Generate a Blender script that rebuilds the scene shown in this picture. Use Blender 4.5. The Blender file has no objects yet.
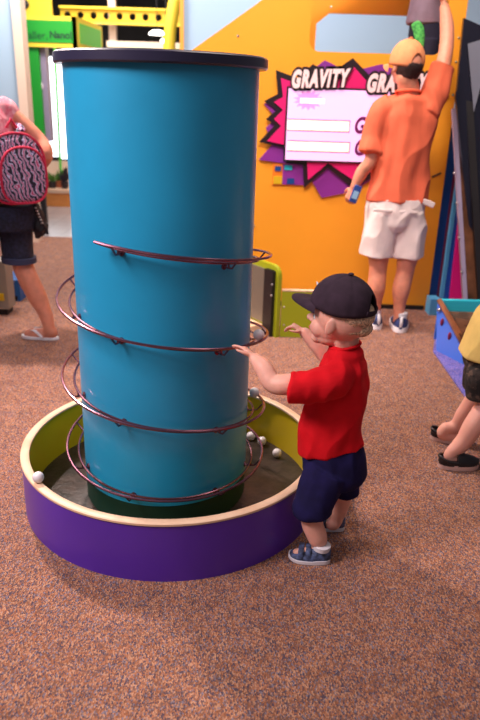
import bpy, bmesh, math, random
from math import sin, cos, pi, radians
from mathutils import Vector as V, Matrix, noise
random.seed(7)
C = bpy.context.scene.collection
# ------------------------------------------------------------------ camera model
FPX, PITCH, ROLL, CH = 680.0, 0.3672, 0.0312, 1.45
Fv = V((0, cos(PITCH), -sin(PITCH))); R0 = V((1, 0, 0)); U0 = R0.cross(Fv)
Rv = R0*cos(ROLL)+U0*sin(ROLL); Uv = -R0*sin(ROLL)+U0*cos(ROLL)
def ray(x, y): return Fv+Rv*((x-240)/FPX)-Uv*((y-360)/FPX)
def gp(x, y, z=0.0):
    d = ray(x, y); return V((0, 0, CH))+d*((z-CH)/d.z)
def at(x, y, Y):
    d = ray(x, y); return V((0, 0, CH))+d*(Y/d.y)
cam = bpy.data.objects.new('camera', bpy.data.cameras.new('camera')); C.objects.link(cam)
M = Matrix((Rv, Uv, -Fv)).transposed().to_4x4(); M.translation = (0, 0, CH); cam.matrix_world = M
cam.data.sensor_fit = 'VERTICAL'; cam.data.sensor_height = 36; cam.data.lens = 36*FPX/720
cam.data.clip_start = .05
cam.data.dof.use_dof = True; cam.data.dof.focus_distance = 2.25; cam.data.dof.aperture_fstop = 2.8
bpy.context.scene.camera = cam
# ------------------------------------------------------------------ materials
def lin(c):
    return tuple((x/255/12.92 if x/255 <= .04045 else ((x/255+.055)/1.055)**2.4) for x in c)+(1,)
def nodes(name):
    m = bpy.data.materials.new(name); m.use_nodes = True
    return m, m.node_tree.nodes, m.node_tree.links, m.node_tree.nodes['Principled BSDF']
def mat(name, c, rough=.5, metal=0, var=0, vs=20, bump=0, bs=200, sss=0, coat=0, emit=None, es=1, alpha=1, trans=0, c2=None, spec=.5):
    m, N, L, B = nodes(name)
    B.inputs['Base Color'].default_value = lin(c); B.inputs['Roughness'].default_value = rough
    B.inputs['Metallic'].default_value = metal; B.inputs['Specular IOR Level'].default_value = spec
    if coat: B.inputs['Coat Weight'].default_value = coat; B.inputs['Coat Roughness'].default_value = .15
    if sss:
        B.inputs['Subsurface Weight'].default_value = sss; B.inputs['Subsurface Radius'].default_value = (.02, .008, .004)
        B.inputs['Subsurface Scale'].default_value = .5
    if emit: B.inputs['Emission Color'].default_value = lin(emit); B.inputs['Emission Strength'].default_value = es
    if alpha < 1: B.inputs['Alpha'].default_value = alpha
    if trans: B.inputs['Transmission Weight'].default_value = trans
    tc = N.new('ShaderNodeTexCoord')
    if var or c2:
        n = N.new('ShaderNodeTexNoise'); n.inputs['Scale'].default_value = vs; n.inputs['Detail'].default_value = 5
        L.new(tc.outputs['Object'], n.inputs['Vector'])
        r = N.new('ShaderNodeValToRGB'); r.color_ramp.elements[0].position = .35; r.color_ramp.elements[1].position = .65
        a = c2 if c2 else tuple(max(0, x*(1-var)) for x in c)
        b = c if c2 else tuple(min(255, x*(1+var)) for x in c)
        r.color_ramp.elements[0].color = lin(a); r.color_ramp.elements[1].color = lin(b)
        L.new(n.outputs['Fac'], r.inputs['Fac']); L.new(r.outputs['Color'], B.inputs['Base Color'])
    if bump:
        n2 = N.new('ShaderNodeTexNoise'); n2.inputs['Scale'].default_value = bs; n2.inputs['Detail'].default_value = 3
        L.new(tc.outputs['Object'], n2.inputs['Vector'])
        bp = N.new('ShaderNodeBump'); bp.inputs['Strength'].default_value = bump; bp.inputs['Distance'].default_value = .003
        L.new(n2.outputs['Fac'], bp.inputs['Height']); L.new(bp.outputs['Normal'], B.inputs['Normal'])
    return m
def carpet_mat(name, cols, rough=.95):
    m, N, L, B = nodes(name)
    tc = N.new('ShaderNodeTexCoord'); mp = N.new('ShaderNodeMapping'); mp.inputs['Rotation'].default_value = (0, 0, .6)
    mp.inputs['Scale'].default_value = (1, .6, 1)
    L.new(tc.outputs['Object'], mp.inputs['Vector'])
    v = N.new('ShaderNodeTexVoronoi'); v.inputs['Scale'].default_value = 290
    L.new(mp.outputs['Vector'], v.inputs['Vector'])
    s = N.new('ShaderNodeSeparateColor'); L.new(v.outputs['Color'], s.inputs['Color'])
    r = N.new('ShaderNodeValToRGB'); cr = r.color_ramp; cr.interpolation = 'CONSTANT'
    n = len(cols)
    while len(cr.elements) < n: cr.elements.new(.5)
    for i, (p, c) in enumerate(cols): cr.elements[i].position = p; cr.elements[i].color = lin(c)
    L.new(s.outputs['Red'], r.inputs['Fac'])
    no = N.new('ShaderNodeTexNoise'); no.inputs['Scale'].default_value = 14; no.inputs['Detail'].default_value = 6
    L.new(tc.outputs['Object'], no.inputs['Vector'])
    mr = N.new('ShaderNodeMapRange'); mr.inputs['From Min'].default_value = .3; mr.inputs['From Max'].default_value = .7
    mr.inputs['To Min'].default_value = .86; mr.inputs['To Max'].default_value = 1.14; L.new(no.outputs['Fac'], mr.inputs['Value'])
    mx = N.new('ShaderNodeMix'); mx.data_type = 'RGBA'; mx.blend_type = 'MULTIPLY'; mx.inputs['Factor'].default_value = 1
    L.new(r.outputs['Color'], mx.inputs['A']); L.new(mr.outputs['Result'], mx.inputs['B']); L.new(mx.outputs['Result'], B.inputs['Base Color'])
    bp = N.new('ShaderNodeBump'); bp.inputs['Strength'].default_value = .7; bp.inputs['Distance'].default_value = .004
    L.new(v.outputs['Distance'], bp.inputs['Height']); L.new(bp.outputs['Normal'], B.inputs['Normal'])
    B.inputs['Roughness'].default_value = rough; B.inputs['Specular IOR Level'].default_value = .15
    return m
m_carpet = carpet_mat('carpet', [(0, (164, 110, 84)), (.22, (124, 92, 82)), (.42, (184, 138, 110)), (.6, (88, 74, 86)), (.76, (146, 94, 68)), (.9, (126, 116, 128))])
m_bluecarpet = carpet_mat('blue_carpet', [(0, (110, 104, 190)), (.3, (84, 92, 180)), (.55, (150, 130, 190)), (.8, (90, 80, 150))])
def tile_mat():
    m, N, L, B = nodes('grey_tiles')
    tc = N.new('ShaderNodeTexCoord'); b = N.new('ShaderNodeTexBrick'); b.offset = 0; b.inputs['Scale'].default_value = 2
    b.inputs['Color1'].default_value = lin((158, 148, 150)); b.inputs['Color2'].default_value = lin((150, 140, 142)); b.inputs['Mortar'].default_value = lin((130, 122, 124))
    b.inputs['Mortar Size'].default_value = .008; b.inputs['Row Height'].default_value = .5
    L.new(tc.outputs['Object'], b.inputs['Vector']); L.new(b.outputs['Color'], B.inputs['Base Color']); B.inputs['Roughness'].default_value = .25
    return m
def wood_mat(name, c1, c2, rough=.45):
    m, N, L, B = nodes(name)
    tc = N.new('ShaderNodeTexCoord'); n = N.new('ShaderNodeTexNoise'); n.inputs['Scale'].default_value = 9; n.inputs['Detail'].default_value = 8
    mp = N.new('ShaderNodeMapping'); mp.inputs['Scale'].default_value = (1, 1, 12); L.new(tc.outputs['Object'], mp.inputs['Vector']); L.new(mp.outputs['Vector'], n.inputs['Vector'])
    r = N.new('ShaderNodeValToRGB'); r.color_ramp.elements[0].position = .3; r.color_ramp.elements[1].position = .7
    r.color_ramp.elements[0].color = lin(c1); r.color_ramp.elements[1].color = lin(c2)
    L.new(n.outputs['Fac'], r.inputs['Fac']); L.new(r.outputs['Color'], B.inputs['Base Color']); B.inputs['Roughness'].default_value = rough
    return m
def zebra_mat():
    m, N, L, B = nodes('zebra_print')
    tc = N.new('ShaderNodeTexCoord'); mp = N.new('ShaderNodeMapping'); mp.inputs['Rotation'].default_value = (0, .25, 0)
    L.new(tc.outputs['Object'], mp.inputs['Vector'])
    w = N.new('ShaderNodeTexWave'); w.inputs['Scale'].default_value = 15; w.inputs['Distortion'].default_value = 10; w.inputs['Detail'].default_value = 2; w.inputs['Detail Scale'].default_value = 1.3
    L.new(mp.outputs['Vector'], w.inputs['Vector'])
    r = N.new('ShaderNodeValToRGB'); cr = r.color_ramp; cr.interpolation = 'CONSTANT'
    cr.elements.new(.5); cr.elements.new(.7)
    for e, (p, c) in zip(cr.elements, [(0, (32, 24, 44)), (.3, (116, 84, 146)), (.48, (210, 206, 236)), (.86, (196, 70, 120))]): e.position = p; e.color = lin(c)
    L.new(w.outputs['Fac'], r.inputs['Fac']); L.new(r.outputs['Color'], B.inputs['Base Color']); B.inputs['Roughness'].default_value = .7
    return m
def camo_mat():
    m, N, L, B = nodes('dark_patterned_cotton')
    tc = N.new('ShaderNodeTexCoord'); n = N.new('ShaderNodeTexNoise'); n.inputs['Scale'].default_value = 30; L.new(tc.outputs['Object'], n.inputs['Vector'])
    r = N.new('ShaderNodeValToRGB'); cr = r.color_ramp; cr.interpolation = 'CONSTANT'; cr.elements.new(.5)
    for e, (p, c) in zip(cr.elements, [(0, (24, 19, 19)), (.48, (46, 36, 32)), (.58, (84, 66, 56))]): e.position = p; e.color = lin(c)
    L.new(n.outputs['Fac'], r.inputs['Fac']); L.new(r.outputs['Color'], B.inputs['Base Color']); B.inputs['Roughness'].default_value = .9
    return m
MT = dict(
 column=mat('column_blue', (32, 154, 200), .38, var=.03, vs=3, bump=.05, bs=40, coat=.15),
 green_base=mat('green_paint', (14, 56, 44), .5), lid=mat('navy_lid', (38, 34, 62), .38, coat=.3),
 rail=mat('bronze_rail', (128, 84, 100), .24, metal=.85), purple=mat('purple_laminate', (84, 40, 172), .34, var=.03, vs=4, coat=.2),
 yellow=mat('yellow_lining', (226, 194, 16), .4), ply=wood_mat('plywood_edge', (222, 182, 146), (240, 208, 176)),
 rubber=mat('dark_rubber_floor', (48, 38, 34), .35, var=.35, vs=22, bump=.6, bs=50), ball=mat('white_ball', (232, 226, 232), .35, coat=.2),
 orange_wall=mat('orange_wall', (246, 162, 42), .42, var=.015, vs=2), orange_dark=mat('orange_panel', (238, 128, 34), .45),
 bluewall=mat('pale_blue_wall', (164, 190, 212), .7), cream=mat('cream_trim', (232, 204, 184), .6),
 orange_trim=mat('orange_trim', (240, 160, 60), .5),
 lime=mat('lime_panel', (150, 158, 24), .4), black=mat('black_rubber', (22, 18, 22), .45), blackgloss=mat('black_gloss', (20, 18, 26), .15),
 grey=mat('brushed_grey', (120, 112, 100), .4, metal=.3), steel=mat('steel', (190, 185, 185), .3, metal=.9),
 pink=mat('hot_pink', (226, 24, 118), .45), violet=mat('violet', (134, 44, 150), .45), outline=mat('black_outline', (30, 14, 26), .45),
 screen=mat('lit_screen', (226, 170, 226), .3, emit=(248, 202, 250), es=.72), screen_pink=mat('screen_pink', (236, 150, 226), .3, emit=(236, 150, 226), es=.45),
 screen_cream=mat('screen_box', (254, 240, 226), .3, emit=(255, 244, 226), es=.62), screen_grey=mat('screen_faint', (222, 206, 222), .3, emit=(226, 206, 222), es=.7),
 screen_text=mat('screen_lettering', (96, 14, 84), .4, emit=(96, 14, 84), es=.25), lett=mat('pale_lettering', (255, 226, 232), .45),
 skin=mat('fair_skin', (232, 172, 152), .5, sss=.25, var=.03, vs=30), skin_man=mat('tanned_skin', (216, 142, 116), .5, sss=.2, var=.04, vs=25),
 skin_kid=mat('pale_skin', (226, 164, 146), .5, sss=.2), lips=mat('lips', (206, 112, 108), .45), eyew=mat('eye_white', (236, 232, 230), .2), iris=mat('iris', (50, 60, 76), .15),
 red=mat('red_cotton', (214, 16, 30), .85, var=.04, vs=14, bump=.25, bs=500, spec=.2), navy=mat('navy_cotton', (27, 23, 66), .9, var=.12, vs=18, bump=.3, bs=400, spec=.2),
 cap=mat('black_twill', (54, 40, 52), .85, var=.1, vs=30, bump=.3, bs=600, spec=.2), white=mat('white_rubber', (226, 222, 228), .5),
 slate=mat('slate_blue_mesh', (62, 74, 106), .7, var=.35, vs=70), blond=mat('blond_hair', (214, 172, 142), .6, var=.25, vs=160, bump=1, bs=220),
 coral=mat('coral_cotton', (228, 108, 78), .88, var=.03, vs=8, bump=.2, bs=300, spec=.2), khaki=mat('off_white_cotton', (226, 208, 206), .9, var=.04, vs=8, bump=.3, bs=200),
 peach=mat('peach_twill', (230, 144, 96), .85, var=.04, vs=30), darkhair=mat('dark_brown_hair', (44, 22, 22), .7, bump=1, bs=200),
 denim=mat('dark_denim', (30, 32, 54), .85, var=.25, vs=60, bump=.3, bs=400), denimhem=mat('denim_cuff', (54, 58, 88), .85),
 pinkcot=mat('pale_pink_cotton', (236, 180, 190), .85, c2=(222, 110, 134), vs=38), magpipe=mat('crimson_piping', (206, 34, 76), .6),
 zebra=zebra_mat(), camo=camo_mat(), sand=mat('sand_cotton', (206, 176, 100), .88, var=.05, vs=9, bump=.2, bs=300), pinkrub=mat('pink_tan_rubber', (206, 170, 160), .6),
 navyblue=mat('navy_shoe', (34, 44, 84), .6, var=.4, vs=50), shirt_grey=mat('mauve_grey_cotton', (128, 108, 126), .85, var=.05, vs=12), brightgreen=mat('green_print', (96, 200, 96), .8, c2=(40, 130, 60), vs=60),
 darknavy=mat('dark_navy_cloth', (24, 22, 48), .85), green=mat('leaf_green_laminate', (26, 154, 42), .45), green_lt=mat('light_green_laminate', (94, 206, 70), .45),
 yel=mat('yellow_paint', (250, 214, 60), .5), yelb=mat('beam_yellow', (214, 178, 24), .5), dark=mat('dark_backdrop', (34, 30, 30), .9, var=.3, vs=2),
 ctext=mat('dark_green_text', (12, 60, 40), .5), daylight=mat('daylight_window', (255, 255, 255), .5, emit=(238, 246, 255), es=3.2),
 lamp=mat('lamp_glow', (255, 255, 250), .5, emit=(255, 250, 240), es=6), orangewood=wood_mat('orange_wood', (214, 130, 60), (232, 152, 80)),
 woodtop=wood_mat('pale_wood_top', (196, 156, 130), (216, 182, 156)), tile=tile_mat(), cyan=mat('turquoise', (40, 176, 196), .35), ltblue=mat('light_blue_trim', (90, 170, 220), .4),
 blue=mat('bright_blue', (22, 92, 196), .4), deepblue=mat('deep_blue', (18, 70, 140), .4), maroon=mat('maroon', (124, 22, 62), .5), magenta=mat('magenta', (232, 24, 130), .45),
 lilac=mat('lilac_grey', (146, 134, 160), .35), bronze=mat('bronze_belt', (120, 78, 56), .25, metal=.5, var=.3, vs=6), navypanel=mat('navy_gloss', (26, 26, 40), .2),
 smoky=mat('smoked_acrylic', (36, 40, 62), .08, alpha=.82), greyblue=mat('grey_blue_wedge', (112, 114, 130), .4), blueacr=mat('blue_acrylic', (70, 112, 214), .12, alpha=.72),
 steelblue=mat('steel_blue', (34, 92, 160), .5), warmgrey=mat('warm_grey_laminate', (150, 142, 130), .5), terracotta=mat('terracotta', (176, 98, 66), .8), leaf=mat('leaf', (66, 104, 38), .7, var=.4, vs=40),
 phone=mat('phone_case', (44, 74, 150), .2), phoneglass=mat('phone_glass', (150, 190, 226), .1), cord=mat('black_cord', (26, 20, 28), .6), paper=mat('paper', (238, 226, 214), .7),
 pot=mat('dark_pot', (34, 26, 36), .5),
)
# ------------------------------------------------------------------ mesh builder
class MB:
    def __init__(s): s.v = []; s.f = []
    def add(s, vs, fs):
        o = len(s.v); s.v += [V(x) for x in vs]; s.f += [tuple(i+o for i in f) for f in fs]; return s
    def box(s, c, d, rz=0, M=None):
        x, y, z = d[0]/2, d[1]/2, d[2]/2
        vs = [V(p) for p in ((-x, -y, -z), (x, -y, -z), (x, y, -z), (-x, y, -z), (-x, -y, z), (x, -y, z), (x, y, z), (-x, y, z))]
        R = M if M else Matrix.Rotation(rz, 3, 'Z')
        return s.add([R@p+V(c) for p in vs], [(3, 2, 1, 0), (4, 5, 6, 7), (0, 1, 5, 4), (1, 2, 6, 5), (2, 3, 7, 6), (3, 0, 4, 7)])
    def rings(s, rs, closed=False, cap=True):
        n = len(rs[0]); vs = [p for r in rs for p in r]; fs = []
        m = len(rs)
        for i in range(m if closed else m-1):
            j = (i+1) % m
            for k in range(n): fs.append((i*n+k, i*n+(k+1) % n, j*n+(k+1) % n, j*n+k))
        if cap and not closed: fs.append(tuple(range(n-1, -1, -1))); fs.append(tuple((m-1)*n+k for k in range(n)))
        return s.add(vs, fs)
    def lathe(s, c, prof, n=64, closed=True, a0=0):      # profile [(r,z)] closed loop
        c = V(c); rs = []
        for i in range(n):
            a = 2*pi*i/n; rs.append([c+V((r*cos(a), r*sin(a), z)) for r, z in prof])
        if closed: return s.rings(rs, closed=True)
        k = len(prof); vs = [p for r in rs for p in r]; fs = []
        for i in range(n):
            j = (i+1) % n
            for q in range(k-1): fs.append((i*k+q, j*k+q, j*k+q+1, i*k+q+1))
        fs.append(tuple(i*k for i in range(n-1, -1, -1))); fs.append(tuple(i*k+k-1 for i in range(n)))
        return s.add(vs, fs)
    def tube(s, pts, r, n=8, closed=False):
        pts = [V(p) for p in pts]; rs = []; m = len(pts); up = None
        for i, p in enumerate(pts):
            t = (pts[(i+1) % m]-pts[i-1]) if closed or 0 < i < m-1 else (pts[1]-pts[0] if i == 0 else pts[-1]-pts[-2])
            t.normalize()
            if up is None: up = t.orthogonal().normalized()
            a = (up-t*up.dot(t)).normalized(); b = t.cross(a); up = a
            rr = r[i] if isinstance(r, (list, tuple)) else r
            rs.append([p+(a*cos(2*pi*k/n)+b*sin(2*pi*k/n))*rr for k in range(n)])
        return s.rings(rs, closed=closed)
    def ell(s, c, r, M=None, nu=20, nv=12):
        c = V(c); M = M or Matrix.Identity(3); rs = []
        r = (r, r, r) if not isinstance(r, (tuple, list)) else r
        vs = [c+M@V((0, 0, -r[2]))]
        for j in range(1, nv):
            e = -pi/2+pi*j/nv
            for i in range(nu):
                a = 2*pi*i/nu; vs.append(c+M@V((r[0]*cos(e)*cos(a), r[1]*cos(e)*sin(a), r[2]*sin(e))))
        vs.append(c+M@V((0, 0, r[2]))); fs = []; n = nu
        for i in range(n): fs.append((0, 1+(i+1) % n, 1+i)); fs.append((len(vs)-1, 1+(nv-2)*n+i, 1+(nv-2)*n+(i+1) % n))
        for j in range(nv-2):
            for i in range(n): fs.append((1+j*n+i, 1+j*n+(i+1) % n, 1+(j+1)*n+(i+1) % n, 1+(j+1)*n+i))
        return s.add(vs, fs)
    def limb(s, pts, rad, side=None, sub=5, n=20, ends=True, nrm=None):
        """smooth loft through pts; rad = r or (a along side, b across); rounded ends"""
        P = [V(p) for p in pts]; A = [(r, r) if not isinstance(r, (tuple, list)) else r for r in rad]
        def cr(a, b, c, d, t): return .5*((2*b)+(c-a)*t+(2*a-5*b+4*c-d)*t*t+(3*b-a-3*c+d)*t**3)
        Q = []; RR = []
        for i in range(len(P)-1):
            p0, p1, p2, p3 = P[max(i-1, 0)], P[i], P[i+1], P[min(i+2, len(P)-1)]
            for k in range(sub):
                t = k/sub; Q.append(cr(p0, p1, p2, p3, t)); u = t*t*(3-2*t)
                RR.append((A[i][0]*(1-u)+A[i+1][0]*u, A[i][1]*(1-u)+A[i+1][1]*u))
        Q.append(P[-1]); RR.append(A[-1])
        m = len(Q); rs = []; up = V(side) if side is not None else None
        T = []
        for i in range(m):
            t = (Q[min(i+1, m-1)]-Q[max(i-1, 0)]).normalized(); T.append(V(nrm).normalized() if nrm is not None else t)
        def ring(p, t, a, b):
            nonlocal up
            if up is None: up = t.orthogonal().normalized()
            x = (up-t*up.dot(t)).normalized(); y = t.cross(x)
            if side is None: up = x
            return [p+x*(a*cos(2*pi*k/n))+y*(b*sin(2*pi*k/n)) for k in range(n)]
        if ends:
            for e in (75, 50, 25):
                q = radians(e); rr = min(RR[0]); rs.append(ring(Q[0]-T[0]*rr*sin(q)*(ends if ends is not True else 1), T[0], RR[0][0]*cos(q), RR[0][1]*cos(q)))
        for i in range(m): rs.append(ring(Q[i], T[i], *RR[i]))
        if ends:
            for e in (25, 50, 75):
                q = radians(e); rr = min(RR[-1]); rs.append(ring(Q[-1]+T[-1]*rr*sin(q)*(ends if ends is not True else 1), T[-1], RR[-1][0]*cos(q), RR[-1][1]*cos(q)))
        return s.rings(rs)
    def prism(s, poly, o, ax, ay, az, th):       # 2D polygon extruded by th along az
        o, ax, ay, az = V(o), V(ax), V(ay), V(az)
        a = [o+ax*x+ay*y for x, y in poly]; b = [p+az*th for p in a]; n = len(poly)
        return s.add(a+b, [tuple(range(n-1, -1, -1)), tuple(range(n, 2*n))]+[(i, (i+1) % n, n+(i+1) % n, n+i) for i in range(n)])
    def poly3(s, a, off):                         # 3D planar polygon extruded by vector
        a = [V(p) for p in a]; n = len(a); b = [p+V(off) for p in a]
        return s.add(a+b, [tuple(range(n-1, -1, -1)), tuple(range(n, 2*n))]+[(i, (i+1) % n, n+(i+1) % n, n+i) for i in range(n)])
def wloc(p):
    w = V((0, 0, 0))
    while p: w += p.location; p = p.parent
    return w
def finish(me, smooth=True, ang=40):
    bm = bmesh.new(); bm.from_mesh(me); bmesh.ops.recalc_face_normals(bm, faces=bm.faces)
    big = [f for f in bm.faces if len(f.verts) > 4]
    if big: bmesh.ops.triangulate(bm, faces=big)
    bm.to_mesh(me); bm.free()
    for p in me.polygons: p.use_smooth = smooth
    if smooth and ang < 180: me.set_sharp_from_angle(angle=radians(ang))
def part(name, mb, m, parent=None, label=None, smooth=True, bevel=0, ang=40):
    w = wloc(parent)
    me = bpy.data.meshes.new(name); me.from_pydata([v-w for v in mb.v], [], mb.f); finish(me, smooth, ang)
    me.materials.append(MT[m] if isinstance(m, str) else m)
    o = bpy.data.objects.new(name, me); C.objects.link(o); o.parent = parent
    if bevel:
        b = o.modifiers.new('bevel', 'BEVEL'); b.width = bevel; b.segments = 2; b.limit_method = 'ANGLE'; b.angle_limit = radians(50)
    if label: o['label'] = label
    return o
def blob(name, mb, m, parent, vox=.005, it=4, wr=None, label=None, cut=None):
    """fuse overlapping closed shells into one continuous skin"""
    w = wloc(parent)
    me = bpy.data.meshes.new(name); me.from_pydata([v-w for v in mb.v], [], mb.f); finish(me, True, 180)
    o = bpy.data.objects.new(name, me); C.objects.link(o)
    r = o.modifiers.new('r', 'REMESH'); r.mode = 'VOXEL'; r.voxel_size = vox; r.use_smooth_shade = True
    k = o.modifiers.new('s', 'SMOOTH'); k.factor = .5; k.iterations = it
    bpy.context.view_layer.update(); dg = bpy.context.evaluated_depsgraph_get()
    me2 = bpy.data.meshes.new_from_object(o.evaluated_get(dg), depsgraph=dg)
    o.modifiers.clear(); o.data = me2; bpy.data.meshes.remove(me); me2.name = name
    if wr:
        amp, sc, dirn = wr
        d = V(dirn)
        new = []
        for v in me2.vertices:
            p = v.co
            q = V((p.x*sc*d.x, p.y*sc*d.y, p.z*sc*d.z))
            h = 1-abs(noise.noise(q+V((3.1, 7.7, 1.3))))*2.4
            h2 = noise.noise(q*2.3)
            new.append(p+v.normal*amp*(h*.7+h2*.4-.3))
        for v, p in zip(me2.vertices, new): v.co = p
    for p in me2.polygons: p.use_smooth = True
    me2.materials.clear(); me2.materials.append(MT[m] if isinstance(m, str) else m)
    o.parent = parent
    if label: o['label'] = label
    return o
def tagit(o, label=None, cat=None, group=None, kind=None):
    if label: o['label'] = label
    if cat: o['category'] = cat
    if group: o['group'] = group
    if kind: o['kind'] = kind
    return o
def thing(name, label, cat, loc, group=None):
    o = bpy.data.objects.new(name, None); o.empty_display_size = .1; C.objects.link(o); o.location = loc
    return tagit(o, label, cat, group)
def struct(name, mb, m, parent=None, **k):
    o = part(name, mb, m, parent, **k)
    if not parent: o['kind'] = 'structure'
    return o
def text(name, body, size, M, m, parent, off=0, ext=.002, shear=0, bold=0, sx=1):
    cu = bpy.data.curves.new(name, 'FONT'); cu.body = body; cu.size = size; cu.offset = off; cu.extrude = ext; cu.shear = shear
    cu.align_x = 'LEFT'; cu.space_character = 1+bold
    o = bpy.data.objects.new(name, cu); C.objects.link(o)
    bpy.context.view_layer.update(); dg = bpy.context.evaluated_depsgraph_get()
    me = bpy.data.meshes.new_from_object(o.evaluated_get(dg), depsgraph=dg)
    bpy.data.objects.remove(o); w = wloc(parent)
    for v in me.vertices: v.co = M@V((v.co.x*sx, v.co.y, v.co.z))-w
    me.materials.clear(); me.materials.append(MT[m]); ob = bpy.data.objects.new(name, me); C.objects.link(ob); ob.parent = parent
    return ob
def wallM(p, ax=V((1, 0, 0)), tilt=0):      # text frame standing upright facing -Y
    ax = V(ax).normalized(); up = V((0, 0, 1)); nz = ax.cross(up)
    R = Matrix.Rotation(tilt, 3, nz); a = R@ax; u = R@up
    Mm = Matrix((a, u, nz)).transposed().to_4x4(); Mm.translation = V(p); return Mm
# ================================================================== SETTING
b = MB(); b.box((0, 2.7, -.05), (9, 9.2, .1)); struct('floor', b, 'x' if 0 else m_carpet)
b = MB(); b.box((0, 10.5, -.052), (9, 6.4, .1)); struct('floor', b, 'tile')
p = [gp(433, 352), gp(480, 419), V((2.6, 3.0, 0)), V((2.6, 4.75, 0)), V((1.43, 4.75, 0))]
b = MB(); b.poly3([V((q.x, q.y, .001)) for q in p], (0, 0, .006)); tagit(part('carpet_inlay', b, m_bluecarpet, None), 'blue carpet inlay on the floor under the blue tray machine', 'carpet')
# orange play-structure wall
YW = 4.964
g0 = at(262, 0, YW); g1 = at(195, 48, YW); sl = (g0.z-g1.z)/(g0.x-g1.x)
def slope_z(x): return g0.z+sl*(x-g0.x)
wl, wr_, wt = -.88, 1.405, 2.62
ox0, ox1, oz0, oz1 = at(310, 30, YW).x, 1.285, at(350, 52.5, YW).z, 2.3
def rrect(x0, x1, z0, z1, r, n=6):
    out = []
    for cx, cz, a0 in ((x1-r, z0+r, -90), (x1-r, z1-r, 0), (x0+r, z1-r, 90), (x0+r, z0+r, 180)):
        for i in range(n+1):
            a = radians(a0+90*i/n); out.append((cx+r*cos(a), cz+r*sin(a)))
    return out
from mathutils.geometry import tessellate_polygon
def plate(outer, inner, y, th, name, m, parent, ax=V((1, 0, 0)), o=V((0, 0, 0)), bev=0):
    loops = [[V((x, z, 0)) for x, z in outer]]+[[V((x, z, 0)) for x, z in l] for l in inner]
    tris = tessellate_polygon(loops); flat = [v for l in loops for v in l]; n = len(flat)
    mb = MB(); ay = V((0, 0, 1)); nz = V((-ax.y, ax.x, 0)) if ax.x != 1 else V((0, 1, 0))
    A = [o+V((0, y, 0))+ax*v.x+ay*v.y for v in flat]; B2 = [p+nz*th for p in A]
    fs = [tuple(t) for t in tris]+[tuple(n+i for i in reversed(t)) for t in tris]; k = 0
    for l in loops:
        q = len(l)
        for i in range(q): fs.append((k+i, k+(i+1) % q, n+k+(i+1) % q, n+k+i))
        k += q
    mb.add(A+B2, fs); return part(name, mb, m, parent, ang=30)
xt = g0.x+(wt-g0.z)/sl
outer = [(wl, 0), (wr_, 0), (wr_, wt), (xt, wt), (wl, slope_z(wl))]
climb = thing('play_structure', 'orange play structure wall with long window, sloping top edge behind the man', 'play structure', (.3, YW, 0))
plate(outer, [rrect(ox0, ox1, oz0, oz1, .07)], YW, .045, 'front_panel', 'orange_wall', climb)
ix0, iz1 = at(318, 30, YW+.3).x, at(340, 10.5, YW+.3).z
pz0 = iz1-.9
q = rrect(ix0, 1.7, pz0, iz1, .05)
# rear panel with chamfered opening
ch = .05
plate([(wl+.3, 0), (1.40, 0), (1.40, wt), (xt, wt), (wl+.3, slope_z(wl+.3))], [[(ix0, 1.45), (1.36, 1.45), (1.36, iz1), (ix0+.09, iz1), (ix0, iz1-.07)]], YW+.46, .04, 'rear_panel', 'orange_wall', climb)
b = MB(); b.box((.75, YW+.25, 1.28), (1.26, .42, .05)); part('platform', b, 'orange_dark', climb)
b = MB(); b.box((.27, YW-.012, .015), (2.2, .02, .03)); part('kick_board', b, 'black', climb)
for x in (-.3, .62): 
    b = MB(); b.box((x, YW-.001, 1.0 if x > 0 else .8), (.004, .003, 1.5 if x > 0 else 1.5)); 
    if x < 0: part('panel_seam', b, 'maroon', climb)
s1, s2 = at(432, 177, YW-.002), at(441, 173, YW-.002)
b = MB(); b.tube([s1, s2], .006); part('panel_seam', b, 'black', climb)
b = MB(); c = at(228, 42, YW)
for (x, y) in [(437, 107), (283, 178), (459, 38), (453, 95), (456, 62), (254, 226), (208, 62), (238, 36), (331, 7)]:
    c = at(x, y, YW); mb = MB(); mb.ell((c.x, YW-.002, c.z), (.008, .004, .008), nu=10, nv=6); part('bolt', mb, 'steel', climb)
# pale blue wall with framed opening
YB = 7.0
xl, xr = at(12, 0, YB).x, at(184, 0, YB).x
b = MB(); b.box(((xl-4.4)/2, YB+.05, 1.6), (xl+4.4, .1, 3.2)); struct('wall_left', b, 'bluewall')
b = MB(); b.box(((xr+4.4)/2, YB+.05, 1.6), (4.4-xr, .1, 3.2)); struct('wall_right', b, 'bluewall')
b = MB(); b.box((xl+.04, YB+.04, 1.6), (.085, .16, 3.2)); struct('trim_1', b, 'cream')
b = MB(); b.box((xr-.018, YB+.04, 1.6), (.036, .16, 3.2)); struct('trim_2', b, 'orange_trim')
b = MB(); b.box((0, 13.2, 1.8), (12, .1, 3.6)); struct('wall_back', b, 'dark')
b = MB(); b.box((0, 10.3, 3.55), (12, 6.4, .1)); struct('ceiling', b, 'dark')
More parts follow.
